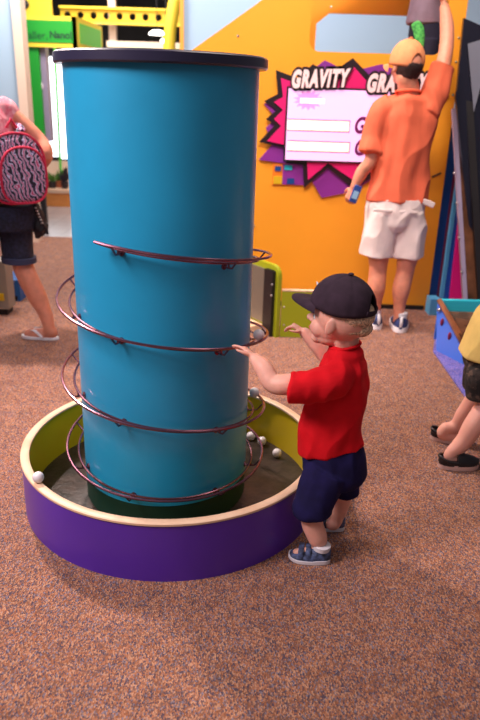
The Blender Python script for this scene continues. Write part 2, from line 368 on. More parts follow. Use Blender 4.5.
# ================================================================== BALL RUN COLUMN
cx, cy, cr = -.273, 2.3213, .306
col = thing('ball_run_column', 'tall blue cylinder wrapped by a spiral wire ball track, standing in purple tub', 'exhibit', (cx, cy, .03))
b = MB(); b.lathe((cx, cy, 0), [(cr, .122), (cr, 1.534), (cr-.012, 1.534), (cr-.012, .122)], 128); part('cylinder', b, 'column', col)
b = MB(); b.lathe((cx, cy, 0), [(cr-.0015, .03), (cr-.0015, .123), (cr-.03, .123), (cr-.03, .03)], 128); part('base_band', b, 'green_base', col, 'dark green painted band at the foot')
b = MB(); R = .3327
b.lathe((cx, cy, 0), [(0.001, 1.5675), (R-.006, 1.5675), (R, 1.5625), (R, 1.538), (R-.005, 1.533), (cr-.02, 1.533), (cr-.02, 1.528), (.001, 1.528)], 128, closed=False); part('lid', b, 'lid', col, 'dark navy rim and lid')
def hz(th):      # track height at unwrapped angle (degrees, 0 = front, + = towards the right)
    z = 1.009-.000792*th
    if th > 1010: z = 1.009-.000792*1010-.000792*(th-1010)*max(.25, 1-(th-1010)/160*.75) if th < 1165 else HE
    return z
HE = 1.009-.000792*1010-.000792*155*.27
def helix(th, r, dz=0):
    a = radians(th); return V((cx+r*sin(a), cy-r*cos(a), hz(th)+dz))
ths = [-27+i*5 for i in range(0, 300)]
ths = [t for t in ths if t <= 1235]
b = MB(); b.tube([helix(t, .328, -.005) for t in ths], .0042, 8); part('inner_rail', b, 'rail', col)
def orad(t): return .369
pts = [helix(t, orad(t), .012) for t in ths]
b = MB(); b.tube(pts, .0048, 8); part('outer_rail', b, 'rail', col)
for k, t in enumerate([-18, 44, 108, 165, 225, 255, 300, 340, 400, 455, 525, 585, 618, 660, 700, 760, 815, 880, 950, 978, 1020, 1065, 1120, 1160]):
    b = MB(); P0 = helix(t, cr-.002, -.018); 
    b.tube([P0, helix(t, .33, -.02), helix(t, .345, -.018), helix(t, orad(t)-.002, .008)], .0035, 6)
    b.tube([helix(t, .33, -.02), helix(t, .328, -.002)], .0035, 6)
    a = radians(t); b.limb([helix(t, cr-.001, -.018), helix(t, cr+.004, -.018)], [.011, .011], sub=1, n=12, ends=False)
    part('bracket', b, 'rail', col)
b = MB(); e = ths[-1]; b.tube([helix(e, .328, -.005), helix(e+3, .35, .004), helix(e, orad(e), .012)], .0045, 6); part('rail_end', b, 'rail', col)
b = MB(); s = ths[0]; b.tube([helix(s, .328, -.005), helix(s-2.5, .35, .004), helix(s, orad(s), .012)], .0045, 6); part('rail_end', b, 'rail', col)
# basin
bx, by, bR, bh = -.2482, 2.332, .5614, .2201
tub = thing('catch_basin', 'round purple tub with pale wood rim and yellow lining under the column', 'basin', (bx, by, 0))
b = MB(); b.lathe((bx, by, 0), [(bR-.002, .0), (bR-.002, bh-.013), (bR-.016, bh-.013), (bR-.016, 0)], 128); part('outer_wall', b, 'purple', tub, 'purple laminated outside')
b = MB(); b.lathe((bx, by, 0), [(bR-.017, .02), (bR-.017, bh-.013), (bR-.024, bh-.013), (bR-.024, .02)], 128); part('lining', b, 'yellow', tub, 'yellow inner lining')
b = MB(); b.lathe((bx, by, 0), [(bR-.003, bh-.013), (bR+.001, bh-.010), (bR+.001, bh-.003), (bR-.003, bh), (bR-.026, bh), (bR-.030, bh-.003), (bR-.030, bh-.010), (bR-.026, bh-.013)], 128); part('rim', b, 'ply', tub, 'pale plywood rim')
b = MB(); b.lathe((bx, by, 0), [(.001, .004), (.001, .03), (bR-.2, .028), (bR-.0245, .022), (bR-.0245, .004)], 96, closed=False); part('basin_floor', b, 'rubber', tub, 'dark rubber floor')
# balls
br = .0195
def ball(P, label, group=None):
    b = MB(); b.ell((0, 0, 0), br, nu=24, nv=16); o = part('ball', b, 'ball', None); o.location = P; return tagit(o, label, 'ball', group)
def rail_ball(px, py, hint):
    best = min(range(-30, 1180), key=lambda t: (proj(helix(t, .352, .022))-V((px, py))).length+(0 if hint[0] < t < hint[1] else 1e4)); return helix(best, .352, .027)
def proj(P):
    d = P-V((0, 0, CH)); z = d.dot(Fv); return V((240+FPX*d.dot(Rv)/z, 360-FPX*d.dot(Uv)/z))
ball(rail_ball(258, 335, (420, 500)), 'white ball on the spiral track just above the toddler\'s reaching hand')
ball(rail_ball(252, 396, (790, 870)), 'white ball on the lower track turn, below the toddler\'s hand')
def basin_ball(px, py):
    P = gp(px, py, .022+br); d = V((P.x-bx, P.y-by)); m = bR-.025-br
    if d.length > m: d *= m/d.length
    return V((bx+d.x, by+d.y, .0225+br))
ball(basin_ball(251, 436), 'white ball against the yellow lining, partly hidden by the blue column')
ball(basin_ball(262, 441), 'white ball against the yellow lining, middle one of the row of three')
ball(basin_ball(277, 453), 'white ball against the yellow lining, nearest the toddler of the row of three')
P = gp(42, 481, bh); d = V((P.x-bx, P.y-by)).normalized()*(bR-.02)
ball(V((bx+d.x, by+d.y, bh+br-.0005)), 'white ball resting on the pale rim at the left side of the tub')
# ================================================================== GRAVITY SCREEN
YS = YW-.03
sg = thing('gravity_sign', 'pink starburst sign reading GRAVITY around a lit screen on the orange wall', 'sign', (.55, YW, 1.3))
def S(x, y, Y=YS): q = at(x, y, Y); return (q.x, q.z)
def star(pts, y, th, name, m, label=None):
    poly = [S(x, yy) for x, yy in pts]; return plate(poly, [], y, th, name, m, sg)
star([(259, 160), (273, 144), (266, 128), (276, 118), (264, 104), (285, 92), (325, 60), (349, 72), (382, 64), (410, 75), (425, 92), (420, 120), (425, 165), (420, 178), (400, 200), (372, 180), (352, 192), (322, 198), (310, 178), (288, 164)], YS+.016, .012, 'purple_star', 'violet')
blk = [(259, 142), (275, 125), (266, 119), (277, 110), (264, 101), (278, 94), (276, 70), (298, 78), (313, 64), (330, 74), (353, 58), (374, 80), (400, 70), (425, 84), (450, 93), (428, 106), (420, 140), (418, 160), (412, 170), (408, 192), (385, 172), (352, 188), (328, 168), (304, 188), (303, 165), (286, 163), (286, 148)]
star(blk, YS+.004, .012, 'black_outline', 'outline')
cxp, cyp = 352, 122
pk = []
for (x, y) in blk:
    d = V((x-cxp, y-cyp)); pk.append((cxp+d.x*(1-5.5/d.length), cyp+d.y*(1-5.5/d.length)*1))
pk = [(267, 141), (281, 126), (274, 119), (283, 110), (274, 102), (283, 97), (281, 78), (298, 84), (314, 76), (332, 86), (353, 66), (371, 86), (400, 78), (424, 90), (436, 95), (422, 102), (414, 140), (412, 158), (408, 165), (404, 182), (385, 166), (353, 180), (328, 163), (308, 180), (307, 161), (290, 159), (290, 146)]
star(pk, YS-.004, .012, 'pink_star', 'pink')
q0, q1 = S(287, 87), S(420, 162)
scx = thing
b = MB(); X0, X1 = S(287, 120)[0], S(425, 120)[0]; Z0, Z1 = S(340, 161)[1], S(340, 90)[1]
bz = MB(); bz.box(((X0+X1)/2, YS-.010, (Z0+Z1)/2), (X1-X0+.025, .012, Z1-Z0+.025)); part('screen_bezel', bz, 'black', sg)
b.box(((X0+X1)/2, YS-.016, (Z0+Z1)/2), (X1-X0, .006, Z1-Z0)); scr = part('screen', b, 'screen', sg, 'pinkish white lit screen')
def sbox(x0, y0, x1, y1, m, dy, nm):
    a = at(x0, y0, YS); c = at(x1, y1, YS); w = MB(); w.box(((a.x+c.x)/2, YS-.0195-dy, (a.z+c.z)/2), (abs(c.x-a.x), .001, abs(a.z-c.z))); return part(nm, w, m, scr)
for (y0, y1) in ((118.5, 132.5), (140, 153)):
    sbox(287.5, y0, 349, y1, 'magenta', 0, 'box_border'); sbox(287.5, y0+1, 348.3, y1-1, 'screen_cream', .001, 'answer_box')
    for k in range(9): sbox(290+k*4.4, (y0+y1)/2-.6, 293+k*4.4, (y0+y1)/2+.5, 'screen_grey', .002, 'faint_line')
pts = []
for k in range(28):
    a = 2*pi*k/28; r = 1 if k % 2 else .68; pts.append(S(308+15*cos(a)*r, 100+10.5*sin(a)*r))
def screen_plate(pts, m, dy, nm):
    w = MB(); w.poly3([V((x, YS-.0195-dy, z)) for x, z in pts], (0, .0008, 0)); return part(nm, w, m, scr)
screen_plate(pts, 'screen_pink', .0, 'small_star')
sbox(300, 98, 324, 104, 'screen_cream', .0012, 'small_caption')
for yy in (121, 143):
    text('word', 'GRAVITY', .145, wallM(at(353, yy+11.5, YS-.021), tilt=-.01), 'screen_text', scr, off=.005, shear=.22, sx=.72)
def bigword(px, py, word, tilt, size, sx):
    Pp = at(px, py, YS-.03); text('lettering_outline', word, size, wallM(Pp+V((0, .006, 0)), tilt=tilt), 'outline', sg, off=.026, ext=.004, shear=.3, bold=.2, sx=sx)
    text('lettering', word, size, wallM(Pp+V((0, -.001, 0)), tilt=tilt), 'lett', sg, off=.0085, ext=.004, shear=.3, bold=.2, sx=sx)
bigword(291, 87, 'GRAVITY', .05, .142, .555)
bigword(366, 91, 'GRAVITY', .03, .145, .575)
# small signs below
sm = thing('info_panel', 'small orange and purple label panel on the orange wall below the starburst', 'sign', at(290, 177, YW-.004))
def wp(x0, y0, x1, y1, m, nm, pr, dy=0, Y=YW-.004):
    a = at(x0, y0, Y); c = at(x1, y1, Y); w = MB(); w.box(((a.x+c.x)/2, Y-dy, (a.z+c.z)/2), (abs(c.x-a.x), .006, abs(a.z-c.z))); return part(nm, w, m, pr)
wp(273, 163, 307, 186, 'orange_dark', 'backing', sm); wp(283, 164, 306, 185, 'violet', 'purple_half', sm, .004)
wp(275, 166, 281, 171, 'deepblue', 'picture', sm, .005); wp(284.5, 165, 292, 170, 'cyan', 'picture', sm, .008); wp(273.5, 176, 282, 184, 'yelb', 'picture', sm, .005); wp(287, 178, 294, 184, 'deepblue', 'picture', sm, .008)
# ================================================================== LIME BENCH EXHIBIT
P0 = gp(279, 337); P1 = P0+V((-.42, .62, 0)); ax = (P1-P0).normalized(); nz = V((-ax.y, ax.x, 0))
lb = thing('lime_exhibit', 'lime green rounded stand with black edge strip, half hidden behind the blue column', 'exhibit', P0)
L = (P1-P0).length; H = .47
o = [(0, 0), (L, 0), (L, H)]+[(.07-.07*sin(radians(a)), H-.07+.07*cos(radians(a))) for a in range(0, 91, 15)]
plate(o, [], 0, .03, 'side_board', 'lime', lb, ax=ax, o=P0)
i_ = [(.035, .03), (L-.01, .03), (L-.01, H-.035), (.035, H-.035)]
plate([(.045, .0), (.11, .0), (.11, H-.03), (.045, H-.03)], [], 0, -.02 if 0 else .02, 'black_strip', 'black', lb, ax=ax, o=P0-nz*.02 if 0 else P0+V((nz.x, nz.y, 0))*(.031))
fr = -1 if nz.dot(V((0, -1, 0))) < 0 else 1
side = V((nz.x*fr, nz.y*fr, 0))
def onboard(x0, x1, z0, z1, m, nm, off, th=.012):
    w = MB(); c = P0+ax*((x0+x1)/2)+side*((.0 if fr < 0 else .03)+off); w.box((c.x, c.y, (z0+z1)/2), (x1-x0, th, z1-z0), rz=math.atan2(ax.y, ax.x)); return part(nm, w, m, lb)
onboard(.028, .12, .0, H-.035, 'black', 'edge_strip', .012, .025)
onboard(.12, L-.01, .07, H-.04, 'grey', 'grey_panel', .005)
onboard(.14, L-.02, .0, .05, 'ply', 'plywood_foot', .06, .12)
w = MB(); q0 = P0+V((.005, -.0, 0)); q1 = q0+V((.34, .0, 0)); w.box(((q0.x+q1.x)/2, q0.y+.02, .155), (.34, .03, .31)); part('low_panel', w, 'lime', lb)
w = MB(); w.box(((q0.x+q1.x)/2, q0.y+.02, .313), (.34, .035, .008)); part('panel_edge', w, 'ply', lb)
for (x, y) in [(284, 307), (284, 325), (271, 294), (272, 283)]:
    c = at(x, y, q0.y+.004); w = MB(); w.ell(c if x > 279 else c+V((0, -.04, 0)), (.007, .004, .007), nu=10, nv=6); part('bolt', w, 'steel', lb)
# ================================================================== BLUE TRAY MACHINE AND RAMP (right)
tm = thing('ramp_machine', 'tall blue and magenta machine with dark ramp rising from a turquoise tray, right edge', 'exhibit', (1.5, 4.5, 0))
def seg(pa, pb, Ya, Yb, w, th, m, nm, bev=0, wdir=V((1, 0, 0))):
    A, B2 = at(*pa, Ya), at(*pb, Yb); d = (B2-A).normalized(); n = d.cross(wdir).normalized(); wd = n.cross(d).normalized()
    mb = MB(); mb.add([A, A+wd*w, B2+wd*w, B2, A+n*th, A+wd*w+n*th, B2+wd*w+n*th, B2+n*th], [(3, 2, 1, 0), (4, 5, 6, 7), (0, 1, 5, 4), (1, 2, 6, 5), (2, 3, 7, 6), (3, 0, 4, 7)])
    return part(nm, mb, m, tm, bevel=bev)
def up_board(x0, x1, z0, z1, Y, m, nm, th=.04):
    mb = MB(); mb.box(((x0+x1)/2, Y+th/2, (z0+z1)/2), (x1-x0, th, z1-z0)); return part(nm, mb, m, tm)
up_board(1.407, 1.47, 0, 1.30, 4.99, 'deepblue', 'side_board'); up_board(1.47, 1.487, 0, 1.2, 4.985, 'maroon', 'edge_strip')
up_board(1.487, 1.512, 0, 1.15, 4.95, 'ltblue', 'edge_strip'); up_board(1.512, 1.60, 0, 1.15, 4.97, 'blue', 'side_board')
mb = MB(); mb.poly3([V((1.56, 4.94, 0)), V((1.90, 4.94, 0)), V((1.90, 4.94, .2)), V((1.535, 4.94, .86)), ], (0, .03, 0)); part('magenta_panel', mb, 'magenta', tm)
mb = MB(); c = gp(431, 312); mb.box((1.415, 4.87, .06), (.07, .12, .12)); part('corner_block', mb, 'ltblue', tm)
# ramp: lilac side rail, bronze belt and dark upright
seg((451, 110), (462, 300), 4.88, 4.45, .028, .03, 'lilac', 'side_rail')
seg((455, 106), (466.5, 300), 4.88, 4.45, .075, .02, 'bronze', 'belt', wdir=V((1, .2, 0)))
seg((462, 60), (477, 300), 4.90, 4.45, .045, .03, 'black', 'belt_guide')
for (x, y) in [(454.2, 173), (456.8, 203), (459, 238), (461.5, 272)]:
    t = (y-110)/190; P = at(x, y, 4.88-.43*t-.035); mb = MB(); mb.ell(P, .009, nu=10, nv=6); part('rivet', mb, 'steel', tm)
# dark gloss side with grey wedge
A = [at(465, 18, 4.88), at(489, 26, 4.88), at(520, 300, 4.45), at(478, 300, 4.45), at(455, 100, 4.88)]
# keep planar: vertical leaning panel built from the ramp edge
def ramp_pt(x, y): # plane through the ramp line, facing the camera side
    t = min(1.2, (y-18)/282); return at(x, y, 4.92-.43*t)
fr_ = [ramp_pt(x, y) for x, y in [(464, 18), (560, 60), (560, 310), (478, 310), (466, 200), (456, 100)]]
mb = MB(); k = len(fr_); bk = [p+V((0, .03, 0)) for p in fr_]; mb.add(fr_+bk, [tuple(range(k-1, -1, -1)), tuple(range(k, 2*k))]+[(i, (i+1) % k, k+(i+1) % k, k+i) for i in range(k)]); part('dark_side_panel', mb, 'navypanel', tm)
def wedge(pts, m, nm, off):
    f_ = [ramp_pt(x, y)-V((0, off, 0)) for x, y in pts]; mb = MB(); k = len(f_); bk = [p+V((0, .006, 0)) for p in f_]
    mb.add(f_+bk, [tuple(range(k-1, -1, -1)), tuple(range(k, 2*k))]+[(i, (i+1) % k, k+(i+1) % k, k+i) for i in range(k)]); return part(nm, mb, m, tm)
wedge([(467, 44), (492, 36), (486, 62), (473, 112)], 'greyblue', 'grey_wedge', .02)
# turquoise tray with bronze ramp floor, blue base
tl, tr = at(441, 303, 4.25), at(468, 303, 4.25)
mb = MB(); mb.box(((tl.x+1.62)/2, 4.26, tl.z-.02), (1.62-tl.x, .03, .09)); part('tray_back', mb, 'cyan', tm, bevel=.006)
a0, a1, a2, a3 = at(442, 311, 4.23), V((1.62, 4.23, at(442, 311, 4.23).z)), V((1.66, 3.86, .03)), at(464, 340, 3.86)
mb = MB(); mb.poly3([a0, a1, a2, a3], (0, .01, -.02)); part('tray_floor', mb, 'bronze', tm)
mb = MB(); mb.poly3([at(437, 300, 4.26), at(441, 298, 4.26), at(468, 343, 3.84), at(463, 349, 3.84)], (.004, .02, -.012)); part('tray_edge', mb, 'bronze', tm)
mb = MB(); mb.poly3([gp(436, 352), at(437, 304, 4.27), at(463, 343, 3.88), gp(463, 366)], (.012, .006, 0)); part('acrylic_side', mb, 'blueacr', tm, 'translucent blue side')
mb = MB(); mb.box((1.50, 4.27, .11), (.44, .02, .22)); part('blue_base', mb, 'blue', tm)
mb = MB(); mb.poly3([at(443, 336, 4.15), at(459, 333, 4.15), at(459, 340, 4.15), at(443, 340, 4.15)], (0, .01, 0)); part('white_label', mb, 'lilac', tm)
for (x, y, Y) in [(442, 322, 4.12), (449.5, 336, 4.0)]:
    P = at(x, y, Y); mb = MB(); mb.ell(P, (.011, .008, .026), nu=12, nv=8); part('red_tag', mb, 'maroon', tm)
P = at(439, 310, 4.2); mb = MB(); mb.ell(P, .013, nu=12, nv=8); part('bolt', mb, 'steel', tm)
# pale post glimpsed above the machine
# ================================================================== LEFT: BOX AND CABINET
bc = gp(8, 300); cab = thing('cabinet', 'warm grey cabinet corner at the left edge beside the woman', 'cabinet', (-2.0, 4.55, 0))
cr_ = gp(9.5, 316); mb = MB(); Hc = at(6, 262, cr_.y).z
mb.box((cr_.x-.4, cr_.y+.08, Hc/2+.02), (.8, .14, Hc-.04)); part('body', mb, 'warmgrey', cab, bevel=.006)
mb = MB(); mb.box((cr_.x-.41, cr_.y+.085, .015), (.78, .12, .03)); part('plinth', mb, 'black', cab)
mb = MB(); c = at(1, 297, cr_.y-.004); mb.box((c.x-.04, cr_.y-.006, c.z), (.12, .01, .05)); part('label_plate', mb, 'yelb', cab)
st = thing('step_stool', 'small blue step stool with dark cut-outs behind the grey cabinet', 'stool', gp(14, 304)+V((0, .1, 0)))
e1 = gp(22, 301); e0 = gp(8, 311)
hst = at(20, 280, e1.y).z
mb = MB(); mb.box((e1.x-.14, e1.y+.12, hst-.015), (.30, .26, .03)); part('step', mb, 'steelblue', st, bevel=.004)
for s in (-1, 1):
    mb = MB(); mb.box((e1.x-.14+s*.12, e1.y+.12, (hst-.03)/2), (.025, .24, hst-.03)); part('side', mb, 'steelblue', st)
mb = MB(); mb.box((e1.x-.14, e1.y+.0, (hst-.03)/2), (.27, .02, hst-.03)); part('front', mb, 'steelblue', st)
for (x, y) in [(11, 290), (14, 298)]:
    c = at(x, y, e1.y-.015); mb = MB(); mb.box((c.x, e1.y-.012, c.z), (.05, .008, .03)); part('handle_hole', mb, 'black', st)
# ================================================================== NANO KIOSK AND BACK ROOM
YK = 7.7
nk = thing('nano_kiosk', 'green and yellow kiosk with overhead sign reading smaller, Nano', 'exhibit', (-2.1, YK, 0))
def K(x, y, Y=YK): return at(x, y, Y)
sa, sb_ = K(10, 17), K(76, 16.5); sc, sd = K(76, 48), K(10, 46)
zt, zb = sb_.z, sc.z
mb = MB(); mb.box(((sa.x+sb_.x)/2, YK+.05, (zt+zb)/2), (sb_.x-sa.x, .1, zt-zb)); part('sign_frame', mb, 'yel', nk, 'yellow frame')
mb = MB(); gx0, gx1 = K(10, 30).x, K(73.5, 30).x; mb.box(((gx0+gx1)/2, YK-.004, (zt+zb)/2), (gx1-gx0-.02, .01, zt-zb-.085)); part('sign_face', mb, 'green', nk, 'green face')
tp = K(16.5, 38.2, YK-.012)
text('sign_text', 'smaller,', .104, wallM(tp, tilt=-.0), 'ctext', nk, ext=.001)
tp2 = K(49.5, 38, YK-.012); text('sign_text', 'Nano!', .094, wallM(tp2), 'ctext', nk, off=.0028, ext=.001)
# receding side face
s0 = V((sb_.x, YK, zt)); s1_ = V((at(102, 28, YK+1.0).x, YK+1.0, zt)); 
mb = MB(); mb.poly3([V((s0.x, YK, zb)), V((s0.x, YK, zt)), V((s1_.x, YK+1.0, zt)), V((s1_.x, YK+1.0, zb+.0))], (-.05, 0, 0)); part('side_frame', mb, 'yel', nk)
dx = (s1_.x-s0.x)
mb = MB(); mb.poly3([V((s0.x+dx*.1+.004, YK+.1, zb+.05)), V((s0.x+dx*.1+.004, YK+.1, zt-.05)), V((s0.x+dx*.93+.004, YK+.93, zt-.05)), V((s0.x+dx*.93+.004, YK+.93, zb+.05))], (-.01, 0, 0)); part('side_face', mb, 'green_lt', nk, 'light green side')
for (x0, x1, m, nm, dy) in [(25, 38, 'green', 'post', 0), (38, 43.5, 'lilac', 'grey_post', .05)]:
    a, c = K(x0, 60).x, K(x1, 60).x; mb = MB(); mb.box(((a+c)/2, YK+.1+dy, (zb+.95)/2), (c-a, .12, zb-.95)); part(nm, mb, m, nk)
mb = MB(); mb.box((K(41, 215).x, YK+.15, .5), (.05, .05, 1.0)); part('leg', mb, 'black', nk)
c = K(40.5, 86, YK+.08); mb = MB(); mb.ell(c, (.03, .02, .045), nu=12, nv=8); part('white_knob', mb, 'white', nk)
c = K(41, 133, YK+.08); mb = MB(); mb.box(c, (.05, .02, .1)); part('pink_label', mb, 'magenta' if 0 else 'lilac', nk)
mb = MB(); a = K(10, 4); mb.box((a.x+.16, YK+.35, a.z+.02), (.34, .06, .22)); part('yellow_bracket', mb, 'yel', nk)
mb = MB(); c = at(25, 4.5, YK+.31); mb.ell(c, (.045, .012, .045), nu=18, nv=8); part('round_hole', mb, 'black', nk)
# back room: window, beam, post, lamp
YR = 10.2
wv = MB(); a, c = at(-10, 55, 13.1), at(112, 160, 13.1); wv.box(((a.x+c.x)/2, 13.1, (a.z+c.z)/2), (c.x-a.x, .05, a.z-c.z)); struct('window_1', wv, 'daylight')
bm_ = thing('perforated_beam', 'yellow steel beam with a row of round holes under the dark ceiling', 'beam', at(120, 15, YR))
a, c = at(60, 7, YR), at(200, 8, YR); a2 = at(120, 24, YR); zz0, zz1 = at(125, 24, YR).z, at(125, 9, YR).z
hol = []
for px_ in range(67, 200, 13):
    o_ = at(px_+.5, 16, YR); cz = (zz0+zz1)/2; hol.append([(o_.x+.045*cos(2*pi*k/16), cz+.045*sin(2*pi*k/16)) for k in range(16)])
plate([(a.x, zz0), (c.x, zz0), (c.x, zz1), (a.x, zz1)], hol, YR, .03, 'web', 'yelb', bm_)
for z in (zz0, zz1):
    mb = MB(); mb.box(((a.x+c.x)/2, YR, z), (c.x-a.x, .12, .025)); part('flange', mb, 'yel', bm_)
mb = MB(); A0, A1, A2 = at(178, -8, 9.2), at(173, 12, 9.2), at(169, 60, 9.2); mb.limb([A0, A1, A2, V((A2.x, 9.2, 0))], [(.075, .05)]*4, side=(1, 0, 0), n=12); tagit(part('bent_post', mb, 'yel'), 'yellow bent steel post right of the perforated beam', 'post')
mb = MB(); lp = at(157, 33, 10.0); mb.lathe(lp, [(.001, .03), (.06, .03), (.11, -.005), (.11, -.02), (.001, -.02)], 32, closed=False)
pl_ = thing('pendant_lamp', 'round white glowing lamp hanging under the yellow beam', 'lamp', lp); part('lamp_shade', mb, 'lamp', pl_)
mb = MB(); mb.tube([lp+V((0, 0, .03)), V((lp.x, lp.y, 3.5))], .006); part('cord', mb, 'cord', pl_)
mb = MB(); mb.ell(at(166, 41, 9.5), (.07, .07, .035)); lp2 = thing('globe_lamp', 'small white lamp low beside the yellow bent post', 'lamp', at(166, 41, 9.5)); part('globe', mb, 'lamp', lp2)
mb = MB(); mb.tube([at(166, 41, 9.5)+V((0, 0, .04)), V((at(166, 41, 9.5).x, 9.5, 3.5))], .006); part('cord', mb, 'cord', lp2)
rc = thing('display_counter', 'cream and green display counter behind the blue column top', 'counter', at(140, 44, 9.9)*1)
rc.location.z = 0
a, c = at(108, 42, 9.9), at(190, 42, 9.9); mb = MB(); mb.box(((a.x+c.x)/2, 9.95, a.z-.03), (c.x-a.x, .3, .08)); part('top', mb, 'cream', rc)
mb = MB(); mb.box(((a.x+c.x)/2, 9.92, a.z-.13), (c.x-a.x, .3, .07)); part('green_band', mb, 'green_lt', rc)
mb = MB(); mb.box(((a.x+c.x)/2, 10.0, (a.z-.17)/2), (c.x-a.x-.1, .2, a.z-.17)); part('body', mb, 'cream', rc)
mb = MB(); a = at(113, 30, 10.4); mb.box((a.x, 10.4, 1.75), (.1, .1, 3.5)); struct('trim_3', mb, 'cream')
# counter with plants
ct = thing('plant_counter', 'low orange wood counter with pale top in the room behind the opening', 'counter', (-2.6, 9.6, 0))
zt_ = at(55, 190, 9.35).z
mb = MB(); mb.box((-2.85, 9.7, zt_-.02), (1.6, .7, .05)); part('counter_top', mb, 'woodtop', ct, bevel=.005)
mb = MB(); mb.box((-2.85, 9.7, (zt_-.045)/2), (1.56, .62, zt_-.045)); part('counter_body', mb, 'orangewood', ct)
mb = MB(); c = at(40, 200, 9.3); mb.box((c.x, 9.36, .28), (.04, .03, .56)); part('dark_post', mb, 'black', ct)
def pot_plant(px, Y, h, label, col_, dark=False):
    z = zt_+.005; P = V((at(px, 185, Y).x, Y, z)); t = thing('potted_plant', label, 'plant', P, 'small potted plants on the counter')
    mb = MB(); mb.lathe(P, [(.001, 0), (.04, 0), (.055, .09), (.045, .09), (.04, .075), (.001, .075)], 20, closed=False); part('pot', mb, 'pot' if dark else 'terracotta', t)
    mb = MB()
    for k in range(22):
        a = random.uniform(0, 2*pi); r = random.uniform(.03, .1); q = P+V((cos(a)*r, sin(a)*r*.7, .09+random.uniform(.03, h))); d = (q-P-V((0, 0, .08))).normalized(); sd = d.orthogonal().normalized()
        mb.limb([P+V((0, 0, .075)), P+V((0, 0, .08))+(q-P-V((0, 0, .08)))*.6, q], [(.003, .002), (.014, .003), (.003, .002)], side=sd, sub=2, n=6)
    part('foliage', mb, col_, t)
pot_plant(46, 9.55, .14, 'leafy plant in a clay pot, leftmost on the counter', 'leaf')
pot_plant(52.5, 9.5, .12, 'low plant in a dark pot, second from the left on the counter', 'leaf', True)
pot_plant(59, 9.6, .16, 'plant in a clay pot beside the green pole on the counter', 'leaf')
pot_plant(65, 9.5, .22, 'dark-potted plant nearest the blue column on the counter', 'pot', True)
mb = MB(); a = at(54, 66, 9.8); mb.tube([V((at(61, 180, 9.8).x, 9.8, zt_)), V((at(56, 66, 9.8).x, 9.8, 2.1))], .018); gp_ = part('green_pole', mb, 'green_lt'); tagit(gp_, 'thin green pole rising from the counter in front of the bright window', 'pole')
mb = MB(); a = at(51, 160, 10.05); mb.box((at(52, 165, 10.05).x, 10.02, zt_+.17), (.55, .03, .30)); tagit(part('yellow_card', mb, 'cream'), 'pale backing board standing behind the potted plants', 'board')
mb = MB(); c = at(54, 143, 10.0); mb.box((c.x, 10.03, zt_+.35), (.16, .05, .05)); tagit(part('small_box', mb, 'pot'), 'small dark box on the pale board above the plants', 'box')
# ================================================================== PEOPLE
UP = V((0, 0, 1))
def frame(alpha): # facing direction given as angle from +x
    f = V((cos(alpha), sin(alpha), 0)); return f, V((-sin(alpha), cos(alpha), 0))
def hand(mb, w, d, n, L, curl=.5, thumb=1, spread=.12):
    """w wrist, d finger direction, n palm normal (where the fingers curl), thumb=+-1 side"""
    d = V(d).normalized(); n = V(n); n = (n-d*n.dot(d)).normalized(); s = d.cross(n)*thumb
    mb.limb([w-d*.08*L, w+d*.18*L, w+d*.5*L], [(.14*L, .11*L), (.2*L, .10*L), (.22*L, .085*L)], side=s, sub=4, n=16)
    for k, (off, ln) in enumerate([(.165, .40), (.055, .45), (-.055, .42), (-.16, .33)]):
        b0 = w+d*(.46*L)+s*off*L; dd = (d+s*off*spread*6).normalized(); p = [b0-d*.1*L, b0]; a = curl*.35; q = b0
        for seg_, fr in ((0, .45), (1, .32), (2, .23)):
            a += curl*(.5+.1*k)*(.6 if seg_ == 0 else 1); v = dd*cos(a)+n*sin(a); q = q+v*ln*fr*L; p.append(q)
        mb.limb(p, [.05*L, .052*L, .047*L, .043*L, .036*L], sub=3, n=10)
    b0 = w+d*.14*L+s*.15*L; v1 = (d*.75+s*.75+n*.25).normalized(); v2 = (d*.95+s*.25+n*.35).normalized()
    mb.limb([b0-s*.08*L, b0+v1*.16*L, b0+v1*.28*L, b0+v1*.28*L+v2*.17*L], [.07*L, .065*L, .052*L, .04*L], sub=3, n=10)
def head(mb, c, F, s, baby=False, up=UP):
    F = V(F).normalized(); U = (up-F*up.dot(F)).normalized(); Lf = U.cross(F); Mx = Matrix((F, Lf, U)).transposed()
    def P(f, l, u): return c+F*f*s+Lf*l*s+U*u*s
    mb.ell(P(-.04, 0, .06), (.43*s, .355*s, .40*s), Mx, 32, 20)
    mb.ell(P(.13, 0, -.16), (.27*s, .26*s, .30*s), Mx, 24, 16)
    mb.ell(P(.27, 0, -.40), (.11*s, .13*s, .09*s), Mx)
    mb.ell(P(.12, 0, -.33), (.22*s, .22*s, .14*s), Mx)
    for l in (-1, 1):
        mb.ell(P(.22, l*.14, -.20), ((.155 if baby else .12)*s, .125*s, (.15 if baby else .12)*s), Mx)
        mb.ell(P(.28 if baby else .33, l*.12, .05), (.07*s, .11*s, .05*s), Mx)
        R_ = Mx@Matrix.Rotation(radians(-l*-22), 3, 'Z')@Matrix.Rotation(radians(-12), 3, 'Y')
        ef = -.005 if baby else -.06
        mb.ell(P(ef, l*.365, -.06), (.075*s, .03*s, .125*s), R_)
        mb.ell(P(ef+.03, l*.35, -.155), (.04*s, .03*s, .04*s), R_)
    mb.limb([P(.36, 0, .03), P(.41, 0, -.07), P(.455, 0, -.13)], [.035*s, .038*s, .052*s], sub=3, n=12)
    for l in (-1, 1): mb.ell(P(.41, l*.05, -.145), .032*s, Mx, 12, 8)
    mb.ell(P(.375, 0, -.25), (.05*s, .09*s, .028*s), Mx); mb.ell(P(.365, 0, -.295), (.05*s, .08*s, .028*s), Mx)
    return P, Mx
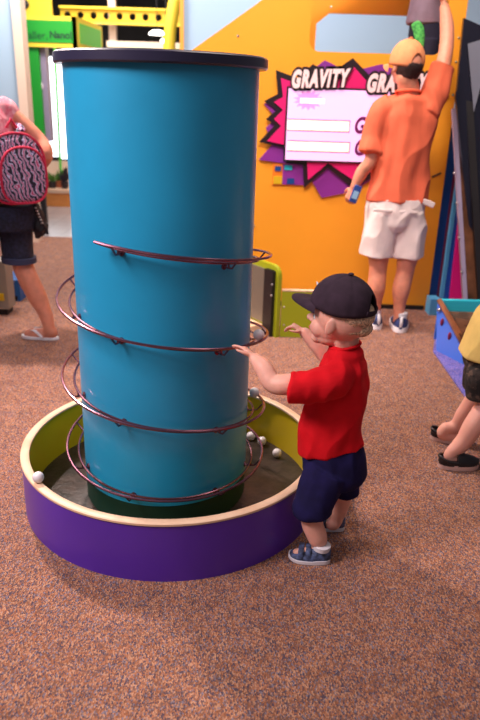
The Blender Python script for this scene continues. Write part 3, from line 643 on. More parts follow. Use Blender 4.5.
def face_bits(P, Mx, s, parent, skin):
    for l in (-1, 1):
        m_ = MB(); m_.ell(P(.300, l*.135, -.055), .052*s, Mx, 16, 12); e = part('eye', m_, 'eyew', parent)
        m_ = MB(); m_.ell(P(.344, l*.138, -.055), (.012*s, .026*s, .026*s), Mx, 14, 8); part('iris', m_, 'iris', e)
    m_ = MB(); m_.ell(P(.418, 0, -.262), (.02*s, .075*s, .014*s), Mx, 16, 8); m_.ell(P(.41, 0, -.292), (.02*s, .065*s, .016*s), Mx, 16, 8); part('lips', m_, 'lips', parent)
def make_cap(c, F, s, m, parent, a=.49, b_=.415, h=.5, bill=.36, zl=-.03, opening=True, strap='cap', up=UP, billm=None, tip=0, curl=.16, lift=0, bspan=66, bz=.02):
    F = V(F).normalized(); U = (up-F*up.dot(F)).normalized(); Lf = U.cross(F)
    root = MB(); NA, NE = 72, 14; rs = []
    def PP(az, e, k=1):
        x, y, z = a*cos(az)*cos(e), b_*sin(az)*cos(e), h*sin(e)
        x *= 1.0; return c+F*x*s*k+Lf*y*s*k+U*(z+.0)*s*k
    for j in range(NE+1):
        r_ = []
        for i in range(NA):
            az = 2*pi*i/NA; back = abs(((az-pi+pi) % (2*pi))-pi)
            e0 = zl/h+lift*max(0, -cos(az))**1.5
            if opening:
                q = 1-min(1, (back/.42))**2 if back < .42 else 0
                e0 += .62*math.sqrt(max(q, 0))
            e = e0+(pi/2-e0-.02)*j/NE
            k = 1-.014*(abs(sin(az*3))<.13)
            r_.append(PP(az, e, k))
        rs.append(r_)
    top = c+U*h*s; vs = [p for r in rs for p in r]+[top]; fs = []
    for j in range(NE):
        for i in range(NA): fs.append((j*NA+i, j*NA+(i+1) % NA, (j+1)*NA+(i+1) % NA, (j+1)*NA+i))
    for i in range(NA): fs.append((NE*NA+i, NE*NA+(i+1) % NA, len(vs)-1))
    root.add(vs, fs); o = part('crown', root, m, parent, ang=180)
    sm_ = o.modifiers.new('t', 'SOLIDIFY'); sm_.thickness = .006; sm_.offset = -1
    m_ = MB(); m_.ell(top+U*.004, (.045*s, .045*s, .02*s)); part('button', m_, m, parent)
    if opening:
        m_ = MB(); m_.limb([PP(pi+q, zl/h+.07+lift, 1.0) for q in (-.5, -.3, -.1, .1, .3, .5)], [(.045*s, .012*s)]*6, side=U, sub=3, n=10); part('strap', m_, strap, parent)
    # bill
    up_, dn = [], []
    NU, NV = 20, 8; top_, bot = [], []
    for v in range(NV+1):
        for u in range(NU+1):
            az = radians(-bspan+2*bspan*u/NU); t = v/NV; rim = V((a*cos(az), b_*sin(az)))
            q = (u/NU*2-1); ext = bill*(1-abs(q)**2.6)*t
            x = rim.x+ext*1.0; y = rim.y*(1+.0*t); z = zl+bz-curl*q*q*(.35+.65*t)*.8-.06*t+tip*t
            p = c+F*x*s*1.0+Lf*y*s+U*z*s; top_.append(p); bot.append(p-U*.022*s)
    n_ = (NU+1)*(NV+1); fs = []
    for v in range(NV):
        for u in range(NU):
            i = v*(NU+1)+u; fs.append((i, i+1, i+NU+2, i+NU+1)); fs.append((n_+i+NU+1, n_+i+NU+2, n_+i+1, n_+i))
    bd = [u for u in range(NU+1)]+[v*(NU+1)+NU for v in range(1, NV+1)]+[NV*(NU+1)+u for u in range(NU-1, -1, -1)]+[v*(NU+1) for v in range(NV-1, 0, -1)]
    for i in range(len(bd)): j = bd[(i+1) % len(bd)]; fs.append((bd[i], bd[i]+n_, j+n_, j))
    m_ = MB(); m_.add(top_+bot, fs); part('bill', m_, billm or m, parent)
    return PP
def shoe(parent, heel, d, L, W, m, sole='white', h=.5, kind='sneaker', lab=None):
    d = V(d).normalized(); s = V((d.y, -d.x, 0)); heel = V(heel)
    def hw(u): return W/2*(.62+.38*sin(pi*min(1, max(0, (u-.05)))*.9)**1.0) if u < .7 else W/2*max(.02, math.sqrt(max(0, 1-((u-.7)/.31)**2)))
    def hwh(u): return hw(u)*(math.sqrt(max(0, 1-((.12-u)/.125)**2)) if u < .12 else 1)
    us = [0, .02, .05, .09, .14, .22, .32, .42, .52, .62, .72, .8, .87, .93, .97, .995]
    st_ = .085*L*1.3
    def ringS(u, z0, z1, k):
        w = max(.0015, hwh(u)*k); c = heel+d*u*L; toe = .05*L*max(0, (u-.7)/.3)**2
        return [c+s*w+UP*(z0+toe), c+s*w+UP*(z1+toe*.6), c-s*w+UP*(z1+toe*.6), c-s*w+UP*(z0+toe)]
    mb = MB(); mb.rings([ringS(u, .001, st_*(1.15 if u < .4 else 1), 1.04) for u in us]); so = part('sole', mb, sole, parent, bevel=.002)
    def hh(u):
        if kind == 'flat': return .16*L
        return L*h*(.62 if u < .1 else .62+.12*sin((u-.1)/.3*pi) if u < .3 else max(.2, .62-(u-.3)/.5*.40) if u < .8 else .22-.1*(u-.8)/.2)
    rs = []
    for u in us:
        w = max(.0012, hwh(u)); H_ = hh(u); H_ *= math.sqrt(max(.04, 1-((u-.86)/.15)**2)) if u > .86 else (1 if u > .04 else .85); c = heel+d*u*L
        rs.append([c+s*w*cos(q)*(1 if sin(q) < .5 else .92)+UP*(st_*.8+H_*max(0, sin(q))**.75) for q in [pi*k/12 for k in range(13)]])
    mb = MB(); mb.rings(rs); upm = part('upper', mb, m, parent, lab)
    return so, upm
# ---------------------------------------------------------------- toddler
al = pi-radians(20); f, lf = frame(al); fh, lh = frame(pi-radians(28))
T = thing('person', 'toddler in red t-shirt, navy shorts and black cap reaching for the ball track', 'person', (.30, 1.98, 0))
hc = V((.303, 2.0, .834)); s = .212
B = MB(); P, Mx = head(B, hc, (fh+UP*.10), s, True)
nb = V((.325, 2.0, .70))
B.limb([hc+V((.02, 0, -.07)), V((.327, 2, .735)), nb], [.045, .042, .05])
B.limb([V((.32, 1.995, .70)), V((.32, 1.995, .64)), V((.308, 1.995, .52)), V((.305, 1.995, .42)), V((.315, 1.995, .34))], [(.045, .05), (.068, .070), (.078, .070), (.078, .066), (.068, .066)], side=f, nrm=UP)
ws, el, wr = V((.315, 1.95, .655)), at(273, 383, 1.915), at(255, 359, 1.975)
B.limb([ws, at(292, 384, 1.90), el, at(264, 369, 1.945), wr], [.034, .033, .031, .029, .019])
hand(B, wr, at(239, 343, 2.03)-wr, V((-.75, .2, -.5)), .10, .42, 1)
ws2, el2, wr2 = V((.318, 2.04, .635)), at(331, 362, 2.115), at(305, 333, 2.15)
B.limb([ws2, el2, (el2+wr2)/2+V((0, 0, .004)), wr2], [.034, .031, .027, .019])
hand(B, wr2, at(287, 321, 2.17)-wr2, V((-.3, 0, -1)), .09, .95, 1)
hipN, knN, anN = V((.305, 1.965, .33)), at(311, 508, 1.925), V((.286, 1.915, .055))
B.limb([hipN, knN+V((0, 0, .02)), at(312, 522, 1.92), at(317, 536, 1.915), anN], [.036, .036, .036, .034, .025])
hipF, anF = V((.335, 2.025, .33)), V((.362, 2.07, .055))
B.limb([hipF, V((.365, 2.05, .21)), V((.372, 2.06, .15)), V((.366, 2.07, .10)), anF], [.036, .036, .035, .033, .024])
for an, hl, dr in ((anN, V((.312, 1.905, 0)), V((-1, .10, 0))), (anF, V((.392, 2.082, 0)), V((-1, .18, 0)))):
    dr.normalize(); B.limb([an, an-UP*.02+dr*.01, hl+dr*.06+UP*.026, hl+dr*.10+UP*.022], [.024, .024, .02, .015])
blob('body', B, 'skin', T, .0028, 3)
face_bits(P, Mx, s, T, 'skin')
B = MB()
B.ell(P(-.115, 0, .10), (.385*s, .345*s, .26*s), Mx, 28, 18)
B.ell(P(-.33, 0, -.07), (.17*s, .19*s, .14*s), Mx)
B.ell(P(-.22, .0, -.10), (.2*s, .27*s, .11*s), Mx)
blob('hair', B, 'blond', T, .004, 2, (.003, 90, (1, 1, .4)))
cp = V((.309, 1.998, .867))
PPc = make_cap(cp, fh+UP*.16, .205, 'cap', T, a=.505, b_=.43, h=.49, bill=.31, zl=-.04, tip=.0, curl=.05, lift=.16, bspan=54, bz=.035)
B = MB(); q = PPc(.0, .42, .985); B.ell(q, (.004, .014, .011), Matrix.Rotation(-.5, 3, 'Y')); part('cap_badge', B, 'white', T, 'small pale badge on the cap front')
# shirt
B = MB(); tc_ = [(.385, .310, .106, .088), (.45, .302, .105, .089), (.53, .308, .098, .087), (.60, .319, .091, .087), (.665, .325, .080, .090), (.712, .325, .059, .066), (.740, .326, .048, .050)]
B.limb([V((x, 1.995, z)) for z, x, _, _ in tc_], [(a_, b2) for _, _, a_, b2 in tc_], side=f, nrm=UP, n=36, ends=.25)
for v in B.v:
    if v.z < .6: v.z += -(v-V((.31, 1.995, 0))).dot(f)*.32*min(1, (.6-v.z)/.2)
op = at(290, 388, 1.895); B.limb([V((.318, 1.955, .668)), V((.28, 1.915, .650)), op+V((.03, 0, .0)), op], [.052, .054, .048, .050], ends=.15, n=24)
op2 = at(340, 374, 2.095); B.limb([V((.315, 2.03, .668)), V((.31, 2.06, .635)), op2], [.050, .047, .045], ends=.15, n=24)
blob('t_shirt', B, 'red', T, .0035, 5, (.0085, 13, (1, 1, .55)))
B = MB(); B.tube([V((.326, 1.998, .743))+f*.046*cos(a_)+lf*.048*sin(a_)-f*0+UP*(-.010*cos(a_)) for a_ in [2*pi*k/32 for k in range(32)]], .005, 8, closed=True); part('collar', B, 'red', T)
# shorts
B = MB()
B.limb([V((.31, 1.995, .42)), V((.320, 1.995, .36)), V((.328, 1.995, .30)), V((.328, 1.995, .26))], [(.096, .082), (.107, .088), (.107, .090), (.088, .085)], side=f, nrm=UP, n=32, ends=.3)
hN = at(312, 511, 1.925); B.limb([V((.30, 1.955, .32)), V((.275, 1.945, .26)), hN+V((0, 0, .02)), hN], [(.075, .062), (.070, .062), (.064, .056), (.066, .057)], side=f, ends=.12, n=28)
hF = V((.368, 2.048, .185)); B.limb([V((.33, 2.035, .32)), V((.352, 2.042, .25)), hF+V((0, 0, .02)), hF], [(.072, .060), (.064, .058), (.058, .053), (.060, .054)], side=f, ends=.12, n=28)
blob('shorts', B, 'navy', T, .0035, 4, (.007, 13, (1, 1, .5)))
for nm_, hl, dr in (('left', V((.325, 1.9, 0)), V((-1, .13, 0))), ('right', V((.398, 2.088, 0)), V((-1, .2, 0)))):
    so, u_ = shoe(T, hl, dr, .142, .066, 'slate', 'white', h=.52)
    dr.normalize(); B = MB(); c_ = hl+dr*.045
    sd = V((dr.y, -dr.x, 0))
    for k_, uu in enumerate((.075, .1)):
        B2 = MB(); c2 = hl+dr*uu; B2.limb([c2+sd*.031+UP*.022, c2+sd*.024+UP*.046-dr*.003*k_, c2+UP*.052-UP*.006*k_, c2-sd*.024+UP*.046, c2-sd*.031+UP*.022], [(.009, .003)]*5, side=dr, sub=4, n=8); part('shoe_strap', B2, 'slate', T)
    B = MB(); B.limb([c_+UP*.05-dr*.012, c_+UP*.066-dr*.013], [.029, .030], n=18, ends=.1); part('sock', B, 'white', T)
# ---------------------------------------------------------------- man
Mn = thing('person', 'man in coral t-shirt and off-white shorts, back turned, one arm raised high', 'person', (.98, 4.46, 0))
YM = 4.45
def A_(x, y, dy=0): return at(x, y, YM+dy)
fm, lm = frame(radians(97)); fhd, _ = frame(radians(112))
hcm = A_(406, 71, .0); hcm.z = 1.665
B = MB(); Pm, Mm = head(B, hcm, fhd+UP*.18, .235)
B.limb([hcm-UP*.07-fm*.02, A_(409, 92), A_(408, 104)], [.062, .062, .07])
sL, eL, wL = A_(387, 112, .0), A_(371, 160, -.03), A_(355, 186, -.0)
B.limb([sL, A_(376, 135), eL, A_(362, 172, -.01), wL], [.045, .045, .042, .040, .029]); hand(B, wL, A_(347, 203, .02)-wL, V((.6, .5, 0)), .17, .75, -1)
sR, eR, wR = A_(434, 92, .02), A_(446, 50, .10), A_(444.5, 8, .2)
B.limb([sR, A_(441, 72, .05), eR, A_(447, 28, .15), wR], [.045, .046, .043, .042, .030]); hand(B, wR, A_(441, -12, .26)-wR, V((-.8, .4, 0)), .185, .45, 1)
B.limb([A_(408, 104), A_(406, 130), A_(402, 170), A_(397, 205), A_(395, 225)], [(.09, .07), (.145, .08), (.14, .085), (.14, .09), (.14, .09)], side=(1, 0, 0), nrm=UP, n=28)
hL, kL, aL = A_(380, 228), A_(378, 270, .0), V((.922, 4.50, .10)); hR, kR, aR = A_(412, 228), A_(405, 272), V((1.07, 4.44, .10))
for h_, k_, mid, a_ in ((hL, kL, A_(376, 287, -.0), aL), (hR, kR, A_(401, 288, -.0), aR)): B.limb([h_, (h_+k_)/2, k_, mid-V((0, .01, 0)), a_+(mid-a_)*.35, a_, a_-UP*.04], [.085, .075, .058, .060, .040, .034, .034])
for a_, q in ((aL, -.22), (aR, .16)): B.limb([a_, a_+V((q*.05, .04, -.05)), a_+V((q*.1, .10, -.06))], [.033, .033, .026])
blob('body', B, 'skin_man', Mn, .0055, 3)
face_bits(Pm, Mm, .235, Mn, 'skin_man')
B = MB(); B.ell(Pm(-.09, 0, .0), (.40*.235, .362*.235, .33*.235), Mm, 28, 18); B.ell(Pm(-.26, 0, -.16), (.18*.235, .26*.235, .17*.235), Mm); blob('hair', B, 'darkhair', Mn, .006, 2, (.003, 60, (1, 1, .4)))
make_cap(hcm+UP*.022, fhd+UP*.12, .245, 'peach', Mn, a=.47, b_=.41, h=.5, bill=.34, zl=-.10, strap='darkhair')
B = MB()
sh = [(408, 95, .085, .07), (407.5, 102, .15, .09), (406.5, 120, .185, .112), (403, 150, .178, .118), (400, 176, .182, .12), (396.5, 201, .200, .128)]
B.limb([A_(x, y) for x, y, _, _ in sh], [(a_, b2) for _, _, a_, b2 in sh], side=(1, 0, 0), nrm=UP, n=40, ends=.1)
B.limb([A_(392, 106), A_(380, 116), A_(374.5, 138), A_(371, 153, -.02)], [.075, .078, .074, .082], ends=.1, n=24)
B.limb([A_(425, 112), A_(433, 96, .02), A_(440, 78, .04), A_(443.5, 66, .06)], [.085, .078, .068, .070], ends=.1, n=24)
blob('t_shirt', B, 'coral', Mn, .006, 4, (.024, 6.5, (1, 1, .45)))
B = MB(); B.tube([A_(408, 92)+V((cos(a_)*.072, sin(a_)*.065, -.01*sin(a_))) for a_ in [2*pi*k/28 for k in range(28)]], .009, closed=True); part('collar', B, 'coral', Mn)
B = MB(); B.limb([A_(397, 197), A_(396, 210), A_(394, 222), A_(394, 230)], [(.185, .125), (.195, .130), (.190, .125), (.15, .10)], side=(1, 0, 0), nrm=UP, n=36, ends=.15)
B.limb([A_(383, 212), A_(379, 235), A_(376, 255)], [(.105, .12), (.112, .115), (.110, .112)], side=(1, 0, 0), ends=.08, n=28)
B.limb([A_(409, 212), A_(409, 235), A_(407, 256)], [(.105, .12), (.110, .115), (.108, .112)], side=(1, 0, 0), ends=.08, n=28)
blob('cargo_shorts', B, 'khaki', Mn, .006, 3, (.016, 7, (1, 1, .6)))
for (x, y, w_, h_) in [(383, 207.5, .12, .10), (409, 209, .12, .10)]:
    c_ = A_(x, y, -.125); B = MB(); B.box((c_.x, c_.y-.0, c_.z-.02), (w_, .008, h_*.2)); part('back_pocket', B, 'khaki', Mn, bevel=.005)
c_ = A_(426, 202, -.03); B = MB(); B.box(c_, (.085, .13, .035), M=Matrix.Rotation(.35, 3, 'Y')); part('pocket_flap', B, 'khaki', Mn, bevel=.006)
c_ = None
for hl, dr in ((V((.935, 4.42, 0)), V((-.22, 1, 0))), (V((1.075, 4.365, 0)), V((.16, 1, 0)))):
    shoe(Mn, hl, dr, .30, .125, 'navyblue', 'white', h=.40); dr.normalize()
    c_ = hl+dr*.075; B = MB(); B.limb([c_+UP*.085, c_+UP*.125], [.040, .041], n=20, ends=.1); part('sock', B, 'white', Mn)
    B = MB(); B.limb([hl+dr*.004+UP*.04, hl-dr*.004+UP*.075, hl+dr*.004+UP*.11], [(.010, .004)]*3, side=(1, 0, 0), n=10); part('heel_tab', B, 'white', Mn)
ph = thing('mobile_phone', 'blue mobile phone held in the lowered left hand of the man', 'phone', A_(355.5, 194, -.03))
B = MB(); B.box(A_(355.5, 194, -.045), (.05, .012, .11), M=Matrix.Rotation(.3, 3, 'Y')); part('case', B, 'phone', ph, bevel=.004)
B = MB(); B.box(A_(355.3, 195, -.053), (.034, .003, .05), M=Matrix.Rotation(.3, 3, 'Y')); part('screen', B, 'phoneglass', ph)
# ---------------------------------------------------------------- child on the platform
YC = 5.20
Cd = thing('person', 'child in grey shirt and dark shorts with green stripe standing in the play structure window', 'person', (1.18, YC, 1.305))
def D_(x, y, dy=0): return at(x, y, YC+dy)
B = MB(); fc, lc = frame(radians(200))
hcc = V((1.16, YC, 2.50)); Pc, Mc = head(B, hcc, fc, .205, True)
B.limb([hcc-UP*.07, V((1.18, YC, 2.38)), V((1.185, YC, 2.34))], [.045, .042, .05])
B.limb([V((1.185, YC, 2.34)), V((1.19, YC, 2.25)), V((1.19, YC, 2.05)), V((1.2, YC, 1.9))], [(.05, .07), (.075, .10), (.08, .1), (.085, .1)], side=fc, nrm=UP)
for q in (-1, 1):
    B.limb([V((1.2, YC, 1.88))+lc*.055*q, V((1.2, YC, 1.62))+lc*.06*q, V((1.2, YC, 1.39))+lc*.06*q], [.065, .045, .03]); B.limb([V((1.2, YC, 1.36))+lc*.06*q, V((1.2, YC, 1.335))+lc*.06*q+fc*.09], [.028, .022])
    sh_ = V((1.185, YC, 2.28))+lc*.11*q; e_ = sh_+V((.03, -.01*q, -.15)); w_ = e_+UP*.12+fc*.05; B.limb([sh_, e_, w_], [.034, .029, .021]); hand(B, w_, UP, fc, .11, .5, q)
blob('body', B, 'skin_kid', Cd, .0055, 3); face_bits(Pc, Mc, .205, Cd, 'skin_kid')
B = MB(); B.ell(Pc(-.08, 0, .1), (.42*.205, .37*.205, .38*.205), Mc); blob('hair', B, 'darkhair', Cd, .006, 2, (.003, 60, (1, 1, .4)))
B = MB(); zh = D_(425, 24).z
B.limb([V((1.19, YC-.0, zh)), V((1.19, YC, 2.1)), V((1.185, YC, 2.25)), V((1.185, YC, 2.33))], [(.118, .125), (.11, .12), (.09, .115), (.055, .06)], side=(1, 0, 0), nrm=UP, n=32, ends=.15)
for q in (-1, 1): B.limb([V((1.185, YC, 2.27))+lc*.08*q, V((1.175, YC, 2.2))+lc*.125*q], [.05, .048], ends=.15)
blob('shirt', B, 'shirt_grey', Cd, .006, 3, (.008, 8, (1, 1, .5)))
B = MB(); B.limb([V((1.2, YC, zh+.03)), V((1.21, YC, 1.88)), V((1.215, YC, 1.84))], [(.105, .11), (.115, .12), (.108, .115)], side=(1, 0, 0), nrm=UP, n=32, ends=.2)
for q in (-1, 1): B.limb([V((1.215, YC+.06*q, 1.86)), V((1.222, YC+.065*q, 1.64))], [.075, .078], ends=.1)
blob('shorts', B, 'darknavy', Cd, .006, 3, (.005, 8, (1, 1, .5)))
B = MB(); B.limb([V((D_(412, 24).x+.005, YC-.105, zh-.01)), V((D_(413, 40).x+.012, YC-.125, 1.88)), V((D_(411, 60).x+.012, YC-.13, 1.70))], [(.038, .014), (.036, .014), (.028, .012)], side=(1, 0, 0), n=14); part('side_stripe', B, 'brightgreen', Cd, 'green patterned stripe')
for q in (-1, 1): shoe(Cd, V((1.225, YC, 1.306))+lc*.06*q-fc*.02, fc, .18, .075, 'navyblue', 'white', h=.45)
# ---------------------------------------------------------------- boy at right edge
K0 = thing('person', 'child in sand-coloured shirt, dark patterned shorts and black clogs cut off by right edge', 'person', (1.02, 2.68, 0))
def E_(x, y, Y=2.68): return at(x, y, Y)
fk, lk = frame(radians(8))
B = MB()
hk = V((1.24, 2.7, .985)); Pk, Mk = head(B, hk, fk, .22, True)
B.limb([hk-UP*.08, V((1.21, 2.7, .87)), V((1.20, 2.7, .83))], [.05, .046, .06])
B.limb([V((1.20, 2.7, .83)), V((1.16, 2.7, .72)), V((1.11, 2.7, .55)), V((1.07, 2.7, .45))], [(.06, .08), (.09, .11), (.09, .11), (.09, .11)], side=fk, nrm=UP)
aN, aF = V((.925, 2.585, .07)), V((.950, 2.80, .07))
kN = E_(486, 408, 2.62); B.limb([V((1.07, 2.66, .42)), kN+V((.01, 0, .03)), kN, E_(475, 424, 2.6), E_(463, 442, 2.59), aN], [.07, .052, .048, .045, .036, .030])
kF = E_(475, 399, 2.78); B.limb([V((1.06, 2.74, .42)), kF+V((.01, 0, .03)), kF, E_(465, 413, 2.79), E_(456, 426, 2.80), aF], [.07, .045, .042, .038, .031, .027])
for a_ in (aN, aF): B.limb([a_, a_+V((-.01, 0, -.03)), a_+V((.05, .0, -.042)), a_+V((.10, .01, -.045))], [.028, .028, .027, .022])
for q in (-1, 1):
    s_ = V((1.19, 2.7, .78))+lk*.12*q; e_ = s_+V((.02, .02*q, -.17)); w_ = e_+V((.12, 0, .02)); B.limb([s_, e_, w_], [.038, .032, .023]); hand(B, w_, fk, V((0, 0, -1)), .12, .5, q)
blob('body', B, 'skin_kid', K0, .0045, 3); face_bits(Pk, Mk, .22, K0, 'skin_kid')
B = MB(); B.ell(Pk(-.08, 0, .1), (.42*.22, .37*.22, .38*.22), Mk); blob('hair', B, 'blond', K0, .006, 2, (.003, 60, (1, 1, .4)))
B = MB(); B.limb([V((1.055, 2.69, .475)), V((1.065, 2.69, .55)), V((1.10, 2.69, .66)), V((1.16, 2.7, .77)), V((1.20, 2.7, .84))], [(.135, .145), (.125, .14), (.125, .135), (.10, .13), (.06, .065)], side=fk, nrm=UP, n=36, ends=.12)
for q in (-1, 1): s_ = V((1.18, 2.7, .78))+lk*.09*q; B.limb([s_, s_+lk*.05*q+V((.01, 0, -.08))], [.058, .056], ends=.15)
blob('shirt', B, 'sand', K0, .005, 4, (.009, 7, (1, 1, .4)))
B = MB(); B.limb([V((1.055, 2.69, .50)), V((1.055, 2.69, .44)), V((1.055, 2.69, .40))], [(.112, .13), (.105, .13), (.09, .12)], side=fk, nrm=UP, n=32, ends=.2)
B.limb([V((1.065, 2.64, .43)), E_(484, 375, 2.63), E_(484.5, 396, 2.625)], [.080, .076, .074], ends=.1, n=24); B.limb([V((1.06, 2.75, .43)), E_(479, 370, 2.76), E_(477, 386, 2.775)], [.070, .066, .064], ends=.1, n=24)
blob('shorts', B, 'camo', K0, .005, 3, (.005, 9, (1, 1, .5)))
for hl, dr in ((V((.862, 2.57, 0)), V((1, .02, 0))), (V((.895, 2.835, 0)), V((1, -.22, 0)))):
    dr.normalize(); sd = V((dr.y, -dr.x, 0)); Lc = .175
    mb = MB(); us = [k/14 for k in range(15)]; rs = []
    for u in us:
        w = .040*math.sqrt(max(.02, 1-abs(2*u-1)**2.6))*(1 if u > .3 else .9); c_ = hl+dr*u*Lc
        rs.append([c_+sd*w+UP*.001, c_+sd*w*1.05+UP*.012, c_+sd*w+UP*.026, c_-sd*w+UP*.026, c_-sd*w*1.05+UP*.012, c_-sd*w+UP*.001])
    mb.rings(rs); part('clog_sole', mb, 'pinkrub', K0, 'pinkish tan sole')
    mb = MB(); rs = []
    for u in [.42, .5, .6, .7, .8, .88, .95, .99]:
        w = .041*math.sqrt(max(.03, 1-abs(2*u-1)**2.6)); H_ = .052-(u-.42)*.05 if u < .9 else .022; H_ *= (1 if u > .45 else .9); c_ = hl+dr*u*Lc
        rs.append([c_+sd*w*cos(q)+UP*(.022+H_*sin(q)) for q in [pi*k/12 for k in range(13)]])
    mb.rings(rs); part('clog_upper', mb, 'black', K0)
    mb = MB(); 
    rsW = [hl+dr*.44*Lc+sd*.040+UP*.034, hl+dr*.2*Lc+sd*.036+UP*.04, hl+dr*.04*Lc+sd*.018+UP*.05, hl+dr*.0*Lc+UP*.052, hl+dr*.04*Lc-sd*.018+UP*.05, hl+dr*.2*Lc-sd*.036+UP*.04, hl+dr*.44*Lc-sd*.040+UP*.034]
    mb.limb(rsW, [(.008, .004)]*7, side=UP, sub=4, n=10); part('heel_strap', mb, 'black', K0)
    mb = MB(); mb.lathe(hl+UP*0, [(.001, 0)]*2, 3) if 0 else None
    mb = MB(); rs = []
    for u in [.0, .04, .1, .2, .3, .42]:
        w = .039*math.sqrt(max(.02, 1-abs(2*u-1)**2.6)); c_ = hl+dr*u*Lc; rs.append([c_+sd*w+UP*.02, c_+sd*w+UP*.037, c_-sd*w+UP*.037, c_-sd*w+UP*.02])
    mb.rings(rs); part('clog_heel', mb, 'black', K0)
# ---------------------------------------------------------------- woman at left edge
W0 = thing('person', 'woman in dark denim shorts and pale flip-flops walking away with a zebra-print backpack', 'person', (-1.42, 4.02, 0))
YWm = 4.02
def G_(x, y, dy=0): return at(x, y, YWm+dy)
fw, lw = frame(radians(165))
B = MB()
hw_ = V((-1.56, 4.04, 1.58)); Pw, Mw = head(B, hw_, fw, .225)
B.limb([hw_-UP*.07, V((-1.52, 4.04, 1.43)), V((-1.48, 4.04, 1.38))], [.055, .05, .07])
B.limb([V((-1.47, 4.04, 1.38)), V((-1.46, 4.04, 1.25)), V((-1.45, 4.04, 1.0)), V((-1.44, 4.04, .82))], [(.07, .12), (.10, .15), (.09, .13), (.11, .16)], side=fw, nrm=UP)
# right arm (towards the wall) bent behind the pack, left arm out of frame
B.limb([G_(4, 108, .10), G_(20, 122, .12), G_(40, 141, .13), G_(46, 156, .10), G_(34, 172, .17), G_(20, 184, .22)], [.05, .047, .042, .040, .033, .026]); hand(B, G_(20, 184, .22), V((-.8, .2, -.5)), V((-1, 0, 0)), .16, .6, 1)
s_ = V((-1.5, 3.90, 1.33)); B.limb([s_, s_+V((-.05, -.03, -.26)), s_+V((-.22, .03, -.36))], [.05, .042, .03]); hand(B, s_+V((-.22, .03, -.36)), V((-1, .1, .1)), V((0, .2, -1)), .16, .6, 1)
aW = G_(49, 329); aW = V((aW.x, YWm, .085))
B.limb([G_(17, 235, .04), G_(22, 262, .03), G_(27, 276, .02), G_(36, 294, .02), G_(45, 313, .01), aW, aW-UP*.03], [.06, .062, .062, .060, .043, .036, .036])
ht = gp(59, 340); tt = gp(22, 337); dw = (tt-ht).normalized()
B.limb([aW-UP*.02+V((.01, 0, 0)), ht+dw*.045+UP*.04, ht+dw*.13+UP*.032, ht+dw*.20+UP*.026], [.034, .034, (.036), .028])
hip2 = V((-1.50, 3.94, .80)); B.limb([hip2, V((-1.66, 3.93, .46)), V((-1.68, 3.93, .38)), V((-1.66, 3.93, .09))], [.06, .06, .058, .036]); B.limb([V((-1.66, 3.93, .07)), V((-1.80, 3.94, .045))], [.034, .028])
blob('body', B, 'skin_man', W0, .006, 3); face_bits(Pw, Mw, .225, W0, 'skin_man')
B = MB(); B.ell(Pw(-.1, 0, .08), (.43*.225, .40*.225, .42*.225), Mw); B.limb([Pw(-.25, 0, .1), Pw(-.3, 0, -.3), V((-1.44, 4.03, 1.35)), V((-1.41, 4.00, 1.24))], [.06, .055, .04, .02]); blob('hair', B, 'blond', W0, .007, 2, (.006, 40, (1, 1, .3)))
B = MB(); B.limb([V((-1.44, 4.04, .875)), V((-1.45, 4.04, 1.0)), V((-1.46, 4.04, 1.15)), V((-1.465, 4.04, 1.28)), V((-1.47, 4.04, 1.38))], [(.135, .175), (.12, .16), (.13, .17), (.11, .17), (.07, .08)], side=fw, nrm=UP, n=32, ends=.12)
B.limb([V((-1.44, 4.10, 1.31)), G_(4, 108, .10), G_(13, 118, .12)], [.065, .062, .056], ends=.12); B.limb([V((-1.47, 3.98, 1.31)), V((-1.5, 3.9, 1.30)), V((-1.52, 3.87, 1.22))], [.065, .06, .055], ends=.12)
blob('blouse', B, 'pinkcot', W0, .006, 3, (.006, 10, (1, 1, .5)))
B = MB(); B.limb([G_(6, 203, .02), G_(5, 215, .02), G_(5, 228, .02)], [(.165, .15), (.185, .17), (.18, .165)], side=(1, 0, 0), nrm=UP, n=32, ends=.1)
B.limb([G_(14, 222, .04), G_(17, 242, .04), G_(19, 260, .03)], [(.105, .11), (.096, .10), (.094, .096)], side=(1, 0, 0), ends=.08, n=28); B.limb([V((-1.52, 3.95, .78)), V((-1.60, 3.93, .62)), V((-1.64, 3.93, .52))], [.12, .10, .098], ends=.08, n=24)
blob('denim_shorts', B, 'denim', W0, .006, 3, (.006, 9, (1, 1, .6)))
B = MB(); c0, c1 = G_(19, 256.5, .03), G_(19.3, 261.5, .03); B.limb([c0, c1], [(.103, .104), (.103, .104)], side=(1, 0, 0), sub=2, n=32, ends=.1); part('cuff', B, 'denimhem', W0, 'paler turned-up cuff')
def flip(hl, d, L=.245):
    d.normalize(); sd = V((d.y, -d.x, 0)); mb = MB(); rs = []
    for k in range(17):
        u = k/16; w = .042*math.sqrt(max(.02, 1-abs(2*u-1)**3))*(.82 if u < .45 else .82+.25*min(1, (u-.45)/.25)); c_ = hl+d*u*L
        rs.append([c_+sd*w+UP*.001, c_+sd*w+UP*.02, c_-sd*w+UP*.02, c_-sd*w+UP*.001])
    mb.rings(rs); part('flip_flop_sole', mb, 'white', W0, 'pale flip-flop sole', bevel=.003)
    t_ = hl+d*.78*L+UP*.024
    for q in (-1, 1):
        mb = MB(); mb.limb([t_, hl+d*.62*L+sd*.026*q+UP*.062, hl+d*.38*L+sd*.040*q+UP*.022], [(.007, .003), (.010, .003), (.008, .003)], side=d, sub=4, n=8); part('flip_flop_strap', mb, 'white', W0)
flip(ht+V((.0, .0, 0)), dw.copy()); flip(V((-1.60, 3.93, 0)), V((-1, .03, 0)))
